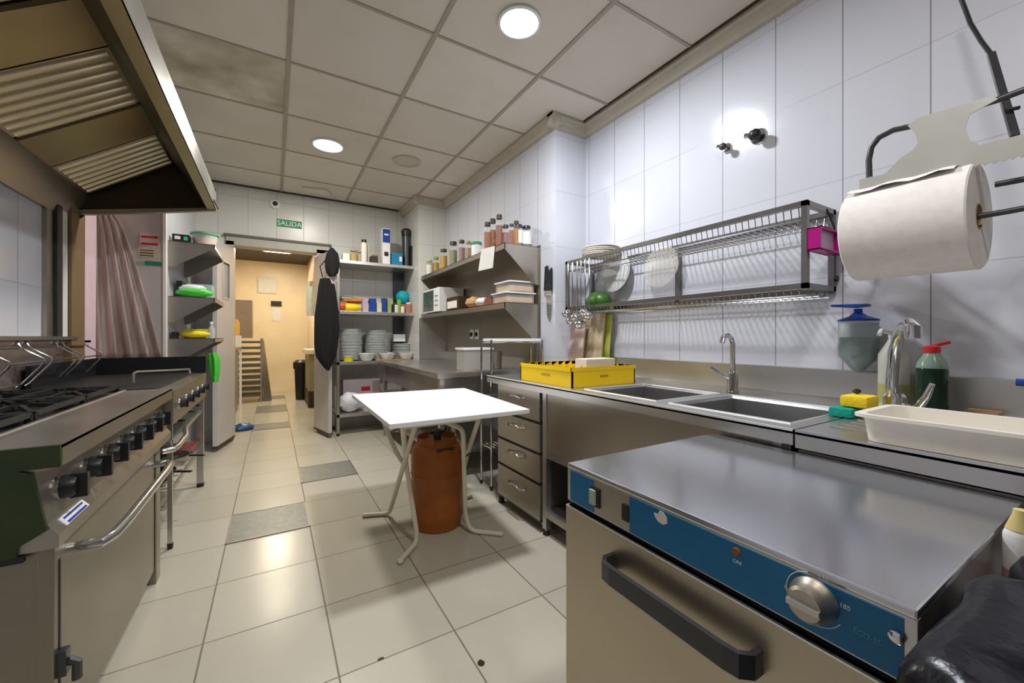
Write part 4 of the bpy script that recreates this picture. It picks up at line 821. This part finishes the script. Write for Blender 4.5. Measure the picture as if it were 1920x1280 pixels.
# white tray
def tray(x0,x1,y0,y1,z0,z1,rz,name,label,m,lip=.014):
    cx_,cy_=(x0+x1)/2,(y0+y1)/2; w_,l_=(x1-x0)/2,(y1-y0)/2; b=MB(); rr=[]
    def ring(ww,ll,z,cr=.03,n=5):
        pts=[]
        for sx,sy,a0 in ((1,1,0),(-1,1,PI/2),(-1,-1,PI),(1,-1,1.5*PI)):
            for k in range(n+1):
                a=a0+PI/2*k/n; pts.append((cx_+sx*(ww-cr)+cr*math.cos(a), cy_+sy*(ll-cr)+cr*math.sin(a), z))
        return pts
    rings=[ring(w_*.86,l_*.93,z0),ring(w_-lip,l_-lip,z1-.006),ring(w_,l_,z1-.008),ring(w_,l_,z1),ring(w_-lip-.004,l_-lip-.004,z1),ring(w_*.86-.004,l_*.93-.004,z0+.005)]
    n=len(rings[0]); v=[p for r_ in rings for p in r_]; f=[]
    for k in range(len(rings)-1):
        for i in range(n): f.append((k*n+i,k*n+(i+1)%n,(k+1)*n+(i+1)%n,(k+1)*n+i))
    f.append(tuple(range(n-1,-1,-1))); f.append(tuple((len(rings)-1)*n+i for i in range(n)))
    b.add(v,f); o=b.build(name,m,smooth=True); o.rotation_euler=(0,0,rz); return o
o=tray(1.285,1.55,-.20,.44,T+.001,.905,0,'food_tray','','ivory'); tag(o,'long ivory white plastic tray on the drainer, right of the sinks','tray')
# ================================================================== YELLOW BASKET
bk=thing('dish_basket','yellow square dishwasher basket on the worktop left of the sinks','basket',(1.57,1.88,T))
x0,x1,y0,y1,zb,zt=1.335,1.80,1.625,2.13,T+.001,T+.105
b=MB(); th=.008
b.box(x0,x1,y0,y0+th,zb,zt); b.box(x0,x1,y1-th,y1,zb,zt); b.box(x0,x0+th,y0,y1,zb,zt); b.box(x1-th,x1,y0,y1,zb,zt)
b.box(x0-.004,x1+.004,y0-.004,y0+th,zt-.02,zt); b.box(x0-.004,x1+.004,y1-th,y1+.004,zt-.02,zt); b.box(x0-.004,x0+th,y0,y1,zt-.02,zt); b.box(x1-th,x1+.004,y0,y1,zt-.02,zt); b.build('wall','yellow',bk)
b=MB()
for k in range(9): b.box(x0+.01,x1-.01,y0+.03+k*.055,y0+.038+k*.055,zb,zb+.006); b.box(x0+.03+k*.05,x0+.038+k*.05,y0+.01,y1-.01,zb,zb+.006)
b.build('floor_grid','yellow',bk)
b=MB()
for i in range(8):
    for j in range(8):
        x=x0+.04+i*.055; y=y0+.04+j*.06; b.tube([(x,y,zb+.004),(x,y,zt+.004)],[.005,.003],6)
b.build('pegs','yellow',bk)
MB().box(x0-.0012,x0+.002,1.82,1.90,zb+.045,zb+.058).build('hand_slot',cm('amber_dark',(.55,.30,.0),.5),bk); MB().box(1.53,1.59,y0-.0012,y0+.002,zb+.045,zb+.058).build('hand_slot','amber_dark',bk)
o=MB().box(1.50,1.72,1.70,1.80,zt-.09,zt+.045).build('plastic_box','ivory',bevel=.006); o.location.z=zb+.007; tag(o,'pale plastic box standing in the yellow basket','box')
# boards behind
def leaning(name,px0,px1,pyt,pyb,m,label,x,th=.02):
    p=[at(px0,pyb,X=x),at(px1,pyb,X=x)]; ya_,yb_=sorted((p[0].y,p[1].y)); zt_=at((px0+px1)/2,pyt,X=x).z
    o=MB().prism([(x-.05,ya_,T+.002),(x-.05,yb_,T+.002),(x,yb_,zt_),(x,ya_,zt_)],(th,0,0)).build(name,m,bevel=.004); return tag(o,label,'cutting board','cutting boards leaning behind the basket')
leaning('cutting_board',1084,1148,574,668,cm('board_green',(.50,.56,.10),.5),'yellow green cutting board leaning on the wall behind the yellow basket',2.085,.012)
leaning('cutting_board',1082,1134,585,668,cm('board_beige',(.55,.46,.30),.5),'beige cutting board in front of the yellow green one',2.045,.014)
leaning('cutting_board',1048,1098,600,668,cm('board_pink',(.60,.45,.38),.5),'small pinkish cutting board leaning beside the pillar',1.98,.014)
# knife strip
t=thing('knife','black handled knife hanging on the wall left of the dish rack','knife',(1.80,2.47,1.2))
X=1.812; q=[at(1024,545,X=X),at(1034,545,X=X),at(1035,575,X=X),at(1032,602,X=X),at(1026,590,X=X)]
MB().prism(q,(-.003,0,0)).build('blade','stp',t); q=[at(1024,500,X=X),at(1028,498,X=X),at(1030,510,X=X),at(1036,502,X=X),at(1036,545,X=X),at(1022,545,X=X)]; MB().prism(q,(-.014,0,0)).build('handle','black',t,bevel=.002)
# ================================================================== DISH RACK
d=thing('dish_rack','long two tier stainless wire dish rack on the right wall','dish rack',(1.98,1.55,1.29))
XF_,XB,YA,YB=1.85,W-.006,.775,2.33; ZT,ZM,ZB=1.645,1.60,1.31
sec=.022
def frame(z):
    b=MB(); b.box(XF_,XF_+sec,YA,YB,z-sec/2,z+sec/2); b.box(XB-sec,XB,YA,YB,z-sec/2,z+sec/2); b.box(XF_,XB,YA,YA+sec,z-sec/2,z+sec/2); b.box(XF_,XB,YB-sec,YB,z-sec/2,z+sec/2); return b
frame(ZT).build('top_frame','rack',d); frame(ZB).build('bottom_frame','rack',d)
for x in (XF_,XB-sec):
    for y in (YA,YB-sec): MB().box(x,x+sec,y,y+sec,ZB-.02,ZT+.011).build('post','rack',d)
MB().box(XB-sec,XB,1.55,1.575,ZB,ZT).build('middle_post','rack',d)
def wires(zt,zl):
    b=MB(); n=52
    for k in range(n):
        y=YA+.035+(YB-YA-.07)*k/(n-1)
        b.tube([(XF_+.01,y,zt-.01),(XF_+.02,y,zl),(XB-.03,y,zl),(XB-.012,y,zt-.01)],.0022,5)
    b.tube([(XF_+.018,YA+.01,zl-.003),(XF_+.018,YB-.01,zl-.003)],.004,6); b.tube([(XB-.04,YA+.01,zl-.003),(XB-.04,YB-.01,zl-.003)],.004,6); b.tube([(XF_+.13,YA+.01,zl-.003),(XF_+.13,YB-.01,zl-.003)],.003,6)
    return b
o=wires(ZT,ZT-.06).build('wire_grid','wire',d); o=wires(ZB,ZB-.035).build('wire_grid','wire',d)
MB().lathe((XB-.01,YA-.001,ZB+.045),[(.012,0),(.012,-.01)],12,'y').build('bolt','black',d)
# plates on the rack
for k in range(5):
    o=plate_mesh(.13,.016).build('plate','ivory',smooth=True); o.location=(1.985,2.10+.004*(k%2),ZT+.012+k*.013); tag(o,'white plate in the small stack at the far end of the dish rack','plate','plates on the dish rack')
# upright plates/lids in lower tier
for i,(y,mm,lb,rr) in enumerate(((2.05,cm('grey_lid',(.55,.56,.55),.4),'large grey lid standing on the lower tier of the dish rack',.14),(1.66,cm('milky',(0,0,0)),'milky oval lid standing on the lower tier of the dish rack',.13))):
    o=MB().lathe((0,0,0),[(.005,.0),(rr*.7,.004),(rr,.012),(rr,.016),(.005,.01)],32,'x').build('pot_lid',mm,smooth=True); o.location=(XB-.07,y,ZB-.03+rr); o.rotation_euler=(0,.12,0); tag(o,lb,'lid')
o=MB().sph((0,0,0),(.08,.10,.075),24,14).build('green_bowl',cm('apple_green',(.03,.11,.005),.4),smooth=True); o.location=(1.99,2.13,ZB-.034+.0); tag(o,'rounded green bowl on the lower tier of the dish rack','bowl')
# ladles hanging
LD=[(1066,560,592,.030),(1074,575,606,.030),(1083,560,600,.034),(1090,580,612,.034),(1098,560,590,.028),(1106,565,596,.028)]
for i,(px,ym,yb_,rr) in enumerate(LD):
    y=at(px,500,X=1.835).y; zt_=ZT-.02; zb_=at(px,yb_,X=1.835).z
    t=thing('ladle','%s of six steel ladles hanging from the dish rack'%['leftmost','second from left','third from left','third from right','second from right','rightmost'][i],'ladle',(1.835,y,zb_),'ladles hanging from the dish rack')
    MB().tube([(1.846,y,zt_),(1.838,y,zt_+.022),(1.83,y,zt_),(1.832,y,zb_+.03)],.0045,6).build('handle','chrome',t,smooth=True)
    MB().sph((1.832-.012,y,zb_+.015),(rr*1.3,rr*1.3,rr*.95),16,10,None).build('bowl','chrome',t,smooth=True)
# magenta tool
t=thing('label_tool','magenta and black handheld tool hanging at the near end of the dish rack','tool',(1.93,.74,1.45))
a=at(1526,425,Y=.745); c2=at(1562,477,Y=.745)
b=MB(); xx0,xx1,zz0,zz1=a.x,c2.x,c2.z,a.z
for q in ((xx0,xx0+.008,zz0,zz1),(xx1-.008,xx1,zz0,zz1),(xx0,xx1,zz0,zz0+.008),(xx0,xx1,zz1-.008,zz1)): b.box(q[0],q[1],.722,.768,q[2],q[3])
b.build('magenta_frame','magenta',t,bevel=.002); MB().box(xx0+.008,xx1-.008,.74,.745,zz0+.008,zz1-.008).build('clear_window',cm('lilac_window',(.6,.45,.6),.3,trans=.3),t)
MB().sph((xx1+.035,.745,(zz0+zz1)/2),(.042,.035,.045),18,12,lambda d_:1+.15*noise.noise(d_*3)).build('black_body','black',t,smooth=True); MB().tube([(xx1+.03,.745,zz1-.02),(xx1+.02,.75,zz1+.03),(xx1-.02,.76,ZT-.01)],.004,6).build('cord','black',t)
# wall valves
for px,py,rr,lb,m1 in ((1358,275,.022,'small chrome valve on the right wall, left of the dark one','chrome'),(1417,253,.034,'dark round valve on the right wall under the cornice','dgreen')):
    p=at(px,py,X=W-.03); t=thing('wall_valve',lb,'valve',(W,p.y,p.z)); MB().lathe((W-.001,p.y,p.z),[(rr*1.2,0),(rr*1.1,-.008),(rr*.5,-.012),(rr*.5,-.05)],18,'x').build('stem','chrome',t,smooth=True)
    MB().sph((W-.06,p.y-.01,p.z-.01),(rr*.8,rr*.9,rr*.8),14,10,lambda d_:1+.2*noise.noise(d_*4)).build('head','dkgrey' if m1=='chrome' else 'black',t,smooth=True)
    MB().tube([(W-.04,p.y,p.z),(W-.05,p.y+rr*1.3,p.z+.008)],[rr*.3,rr*.42],10).build('tap_key','chrome',t,smooth=True)
# ================================================================== PAPER ROLL HOLDER
C0=Vector((1.70,.315,0)); nr=at(1838,405,X=1.70); fr=at(1612,415,X=1.70)
t=thing('paper_roll','large white paper towel roll hanging in the black tube holder','paper roll',(1.70,(nr.y+fr.y)/2,1.3))
ax=Vector((1.70,0,1.44)); zc=nr.z; R=.148; ln0,ln1=nr.y,fr.y+.01
b=MB(); n=48; 
pr=[(.036,ln0+.002),(R-.004,ln0),(R,ln0+.004),(R,ln1-.004),(R-.004,ln1),(.036,ln1),(.036,ln0+.002)]
b.lathe((1.70,0,zc),pr,n,'y',cap=False).build('paper','paper',t,smooth=True)
MB().lathe((1.70,0,zc),[(.0365,ln0+.001),(.033,ln0+.001),(.033,ln1-.001),(.0365,ln1-.001)],24,'y',cap=False).build('core','card',t,smooth=True)
b=MB(); mrow=14
for k in range(mrow+1):
    a=math.radians(60+ k*5); 
    for j in range(9):
        y=ln0+.03+(ln1-ln0-.04)*j/8; rr=R+.002+.010*max(0,(k-8)/6)*(1+.5*math.sin(j*1.7)); b.v.append(Vector((1.70+rr*math.cos(a), y, zc+rr*math.sin(a))))
for k in range(mrow):
    for j in range(8): q=k*9+j; b.f.append((q,q+1,q+10,q+9))
b.build('loose_sheet','paper',t,smooth=True)
hd=thing('roll_holder','black tube wall holder with a toothed pale metal cutter above the paper roll','roll holder',(1.9,.35,1.4))
tb=lambda pts,nm,r_=.0085: MB().tube(pts,r_,10).build(nm,'dkgrey',hd,smooth=True)
XP=1.66
tb([at(1630,332,X=XP),at(1629,300,X=XP),at(1634,276,X=XP),at(1648,258,X=XP),at(1675,244,X=XP),at(1712,236,X=XP),at(1780,214,X=XP),at(1868,188,X=XP),at(1935,163,X=XP),at(1990,150,X=XP)],'upper_tube')
tb([(1.70,ln1+.02,zc),(1.70,ln0-.05,zc),(1.70,ln0-.12,zc+.002)],'axle',.008)
tb([at(1866,346,X=1.80),at(1925,335,X=1.80),at(2000,325,X=1.80)],'lower_tube')
tb([(1.70,ln1+.02,zc),(1.74,ln1+.035,zc+.0),(1.9,ln1+.035,zc),(W-.002,ln1+.035,zc)],'far_arm')
tb([(1.70,ln0-.12,zc),(1.80,ln0-.13,zc),(W-.002,ln0-.13,zc)],'near_arm')
# cutter plate: flat sheet with teeth and two scooped cut-outs
top=[(1612,337),(1660,326),(1690,296),(1712,282),(1722,268),(1716,250),(1702,236),(1720,222),(1780,204),(1860,180),(1872,186),(1842,202),(1818,216),(1810,240),(1818,262),(1838,272),(1880,262),(1925,250),(1960,243)]
bot=[]
for k in range(41):
    x=1960-(1960-1612)*k/40; y=281+(357-281)*(1960-x)/(1960-1612); bot.append((x,y+(5 if k%2 else 0)))
XK=1.64
MB().prism([at(x,y,X=XK) for x,y in top+bot],(-.003,0,0)).build('cutter_plate',cm('cutter_metal',(.50,.50,.46),.42,metal=.55),hd,label='pale metal cutter plate with a toothed edge')
t=thing('hanging_cable','black cable and slim bar running down from the cornice to the roll holder','cable',(2.0,.4,1.8))
MB().tube([at(1795,-20,X=1.95),at(1806,8,X=1.95),at(1820,45,X=1.92),at(1840,78,X=1.88),at(1858,102,X=1.84)],.006,8).build('cable','black',t,smooth=True)
MB().bar(at(1858,100,X=1.80),at(1903,255,X=1.66),.016,.01).build('bar','dkgrey',t)
MB().tube([at(1893,205,X=1.70),at(1910,202,X=1.69)],.005,8).build('hook','black',t)
# ================================================================== DISHWASHER
w_=thing('dishwasher','stainless undercounter dishwasher with a blue control strip in the front right corner','dishwasher',(.95,.49,0))
x0,x1,y0,y1=.655,1.27,.16,.815; Z=.776
MB().box(x0,x1,y0,y1,Z-.012,Z).build('top','dwtop',w_,bevel=.003)
MB().box(x0+.012,x1,y0+.003,y1-.003,.06,Z-.012).build('case','std',w_)
pn=MB().box(x0,x0+.012,y0,y1,Z-.095,Z-.012).build('control_panel','st',w_,bevel=.001)
def onp(px,py): q=at(px,py,X=x0); return q.y,q.z
b=MB(); b.box(x0-.0015,x0,y0+.012,.605,Z-.092,Z-.016); b.build('blue_strip','blue',pn); b=MB(); b.box(x0-.0015,x0,.715,y1-.012,Z-.092,Z-.016); b.build('blue_strip','blue',pn)
MB().box(x0-.001,x0,.605,.715,Z-.092,Z-.016).build('bare_patch','stw',pn)
yk,zk=onp(1125,915); sw=MB().box(x0-.005,x0,.695,.722,Z-.075,Z-.032).build('switch','black',pn); MB().box(x0-.011,x0-.004,.705,.722,Z-.07,Z-.036).build('rocker',cm('pale_green_switch',(.42,.50,.38),.4),sw)
MB().box(x0-.004,x0,.607,.625,Z-.072,Z-.038).build('blank_switch','black',pn)
yq,zq=onp(1242,970)
MB().prism([(x0-.002,yq+dy,zq+dz) for dy,dz in ((.018,.004),(.010,.003),(.004,.013),(-.004,.012),(-.012,.004),(-.013,-.006),(-.004,-.012),(.008,-.010),(.015,-.004))],(-.001,0,0)).build('worn_patch','ivory',pn)
yq,zq=onp(1382,1033); MB().lathe((x0-.001,yq,zq),[(.007,0),(.006,-.004)],14,'x').build('indicator_light',cm('amber_lens',(.30,.10,.03),.3),pn,smooth=True)
yq,zq=onp(1383,1053); text('ON',.009,'white',(x0-.002,yq,zq),RX,pn,.0003)
yq,zq=onp(1527,1122); kk=MB().lathe((x0-.001,yq,zq),[(.030,0),(.029,-.006),(.025,-.012),(.024,-.026),(.020,-.030)],32,'x').build('dial','stw',pn,smooth=True); MB().box(x0-.037,x0-.028,yq-.020,yq+.020,zq-.004,zq+.004).build('dial_grip','st',kk,bevel=.001)
b=MB(); b.tube([(x0-.002,yq+.035*math.cos(a),zq+.035*math.sin(a)) for a in [math.radians(-150+i*12) for i in range(20)]],.0007,5); b.build('dial_scale','lcase',pn)
for px,py,s_ in ((1545,1084,'120'),(1585,1137,'180'),(1475,1100,'0')):
    yq,zq=onp(px,py); text(s_,.008,'lcase',(x0-.002,yq,zq),RX,pn,.0003)
yq,zq=onp(1627,1192); text('ECO-35',.0085,cm('pale_blue_ink',(.10,.33,.50),.5) and 'pale_blue_ink',(x0-.002,yq,zq),RX,pn,.0003)
yq,zq=onp(1090,890); text('T A',.012,'pale_blue_ink',(x0-.002,yq-.0,zq),RX,pn,.0003)
yq,zq=onp(1683,1192); MB().lathe((x0-.001,yq,zq),[(.008,0),(.008,-.004),(.005,-.006)],16,'x').build('lock','chrome',pn,smooth=True)
MB().box(x0+.006,x0+.014,y0+.002,y1-.002,Z-.104,Z-.095).build('door_gap','black',w_)
dd=MB().box(x0-.008,x0+.012,y0+.002,y1-.002,.09,Z-.104).build('door','dwdoor',w_,bevel=.004)
MB().box(x0-.009,x0+.005,y0+.004,y1-.004,Z-.107,Z-.104).build('door_lip','stp',dd)
pa=at(1150,1055,X=x0-.01); pb=at(1412,1215,X=x0-.03)
ya_,yb_=.655,.330; zh=.600
pts=[(x0-.008,ya_,zh),(x0-.030,ya_,zh),(x0-.048,ya_-.015,zh),(x0-.052,ya_-.04,zh),(x0-.052,yb_+.04,zh),(x0-.048,yb_+.015,zh),(x0-.030,yb_,zh),(x0-.008,yb_,zh)]
b=MB(); hh=.019
for i in range(len(pts)-1):
    pass
outer=pts; inner=[(x0-.008,ya_-.010,zh),(x0-.028,ya_-.010,zh),(x0-.040,ya_-.020,zh),(x0-.042,ya_-.045,zh),(x0-.042,yb_+.045,zh),(x0-.040,yb_+.020,zh),(x0-.028,yb_+.010,zh),(x0-.008,yb_+.010,zh)]
for i in range(len(outer)-1):
    b.prism([Vector(outer[i])-Vector((0,0,hh)),Vector(outer[i+1])-Vector((0,0,hh)),Vector(inner[i+1])-Vector((0,0,hh)),Vector(inner[i])-Vector((0,0,hh))],(0,0,2*hh))
b.build('handle',cm('handle_grey',(.035,.035,.04),.3),dd)
MB().box(x0+.01,x1,y0+.01,y1-.01,.03,.085).build('plinth','std',w_)
for x,y in ((x0+.04,y1-.04),(x0+.04,y0+.04),(x1-.04,y1-.04),(x1-.04,y0+.04)): MB().lathe((x,y,0),[(.024,0),(.02,.012),(.014,.035)],14).build('foot','black',w_,smooth=True)
# pipes behind at floor left of dishwasher
o=MB().lathe((.70,.84,0),[(.03,.0),(.03,.02),(.018,.05),(.018,.10)],16).build('drain_stub','chrome',smooth=True); tag(o,'small chrome pipe stub on the floor at the front corner of the dishwasher','pipe')
# ================================================================== BAG, BIN, BOTTLE
t=thing('waste_bin','black bin liner bag pulled over a bin in the bottom right corner','bin',(.64,-.10,0))
MB().lathe((.64,-.10,0),[(.17,.0),(.20,.60),(.21,.62),(.20,.62),(.165,.01)],28).build('bin','dkgrey',t,smooth=True)
def bagf(d):
    a=math.atan2(d.y,d.x); return 1+.07*math.sin(a*11+d.z*3)+.05*math.sin(a*5+1)+.22*noise.noise(d*2.1)
b=MB(); nU=120; prof=[(.10,.655),(.17,.70),(.235,.715),(.275,.69),(.285,.62),(.27,.50),(.27,.35),(.25,.18),(.235,.06)]
for i,(rr,zz) in enumerate(prof):
    for k in range(nU):
        a=2*PI*k/nU; f_=1+.06*math.sin(a*15+i*.35)+.045*math.sin(a*7+2+i*.3)+.05*noise.noise(Vector((math.cos(a)*1.5,math.sin(a)*1.5,zz*5)))
        ca,sa=math.cos(a),math.sin(a); ca=math.copysign(abs(ca)**.6,ca); sa=math.copysign(abs(sa)**.6,sa)
        rx=rr*f_; yy=-.115+rx*sa*.95
        b.v.append(Vector((.64+rx*ca*1.08, min(yy,.148), zz+.10+.03*noise.noise(Vector((math.cos(a)*2,math.sin(a)*2,i*.6))))))
for i in range(len(prof)-1):
    for k in range(nU): q=i*nU+k; q2=i*nU+(k+1)%nU; b.f.append((q,q2,q2+nU,q+nU))
b.build('bag','bag',t,smooth=True,sub=1)
cr=thing('crate','grey crate stood on end against the worktop, behind the bin liner','crate',(1.2,.0,0)); MB().box(1.02,1.27,-.25,.156,0,.665).build('body',cm('crate_grey',(.2,.2,.21),.6),cr,bevel=.005)
x,y=1.05,.134
t=thing('bottle','white bottle with a pale yellow top at the right edge of the photo','bottle',(x,y,.666)); MB().lathe((x,y,0),[(.019,.667),(.0205,.675),(.0205,.775),(.017,.785)],20).build('bottle','white',t,smooth=True); MB().lathe((x,y,0),[(.018,.785),(.010,.81),(.009,.818)],18).build('cap',cm('yellow_cap',(.6,.5,.2),.5),t,smooth=True); MB().lathe((x,y,0),[(.0208,.69),(.0208,.72)],20,cap=False).build('pink_label',cm('pink_label',(.6,.3,.3),.5),t,smooth=True)
# ================================================================== FOLDING TABLE
t=thing('folding_table','white folding table with cream tube legs in the middle of the room','table',(.8,2.2,0))
MB().prism([(.425,1.728,.708),(1.135,1.722,.708),(1.20,2.69,.708),(.44,2.76,.708)],(0,0,.022)).build('tabletop','tabletop',t,bevel=.003)
def leg(pts,nm='leg'): return MB().tube(pts,.0125,12).build(nm,'cream',t,smooth=True)
def smoothp(p,n=4):
    """round the corners of a path"""
    p=[Vector(q) for q in p]; out=[p[0]]
    for i in range(1,len(p)-1):
        a,b_,c_=p[i-1],p[i],p[i+1]; r_=min(.05,(a-b_).length/2,(c_-b_).length/2); s0=b_+(a-b_).normalized()*r_; s1=b_+(c_-b_).normalized()*r_
        for k in range(n+1): q=k/n; out.append(s0*(1-q)**2+b_*2*q*(1-q)+s1*q*q)
    out.append(p[-1]); return out
zf=.013
leg(smoothp([(.50,1.79,.70),(.60,2.10,.45),(.655,2.08,.06),(.645,2.07,zf),(.53,1.945,zf)]))  # near left
leg(smoothp([(.56,1.80,.70),(.61,2.46,.05),(.61,2.51,zf),(.48,2.56,zf)]))                 # far left
leg(smoothp([(.70,1.80,.70),(.85,1.92,.62),(.93,2.07,.10),(.95,2.05,zf),(1.08,1.93,zf)]))  # near right
leg(smoothp([(.88,1.79,.70),(.98,2.15,.42),(1.05,2.45,.06),(1.06,2.47,zf),(1.16,2.50,zf)]))# far right
b=MB(); b.tube([(.50,1.79,.698),(.88,1.79,.698)],.011,10); b.tube([(.55,2.58,.698),(1.02,2.56,.698)],.011,10); b.build('cross_tube','cream',t,smooth=True)
leg(smoothp([(.55,2.58,.698),(.60,2.3,.45),(.60,2.12,.42)]),'brace'); leg(smoothp([(1.02,2.56,.698),(.96,2.3,.48),(.95,2.10,.44)]),'brace')
for p in ((.53,1.945),(.48,2.56),(1.08,1.93),(1.16,2.50)): MB().sph((p[0],p[1],zf),(.016,.016,.013),12,8).build('end_cap','cream',t,smooth=True)
for p in ((.61,2.15,.43),(.96,2.12,.43)): MB().sph(p,(.018,.014,.02),10,8).build('pivot','black',t)
# gas bottle
x,y=.835,2.26
t=thing('gas_bottle','orange butane gas bottle standing under the white folding table','gas bottle',(x,y,0))
MB().lathe((x,y,0),[(.12,.0),(.138,.005),(.14,.035),(.147,.05),(.151,.08),(.151,.30),(.1525,.305),(.1525,.315),(.151,.32),(.151,.42),(.146,.45),(.13,.475),(.09,.492),(.04,.497)],40).build('cylinder','orange',t,smooth=True)
MB().lathe((x,y,0),[(.151,.31),(.155,.313),(.151,.316)],40,cap=False).build('weld_seam','orange',t,smooth=True)
for a0 in (.1,PI/2+.1,PI+.1,1.5*PI+.1):
    b=MB()
    seg=[(x+.115*math.cos(a0+k*.12),y+.115*math.sin(a0+k*.12)) for k in range(9)]
    for i in range(8): b.bar((*seg[i],.495),(*seg[i+1],.495),.005,.05)
    b.build('collar_segment','orange',t)
MB().box(x-.05,x+.05,y-.137,y-.127,.455,.475).build('hand_slot','brown',t,bevel=.003)
v=MB().lathe((x,y,0),[(.022,.495),(.022,.53),(.03,.533),(.03,.55),(.012,.56)],16).build('valve','dkgrey',t,smooth=True)
b=MB(); b.tube([(x-.05,y,.54),(x+.05,y,.54)],.007,8); b.tube([(x,y-.03,.545),(x,y-.03,.525)],.007,8); b.build('regulator','black',v,smooth=True)
o=MB().tube([(x+.06,y+.02,.545),(x+.12,y+.12,.54),(x+.15,y+.30,.35),(x+.17,y+.50,.1),(x+.18,y+.9,.012)],.008,8).build('gas_hose','black',smooth=True); tag(o,'thin black hose running from the orange gas bottle towards the worktable','hose')
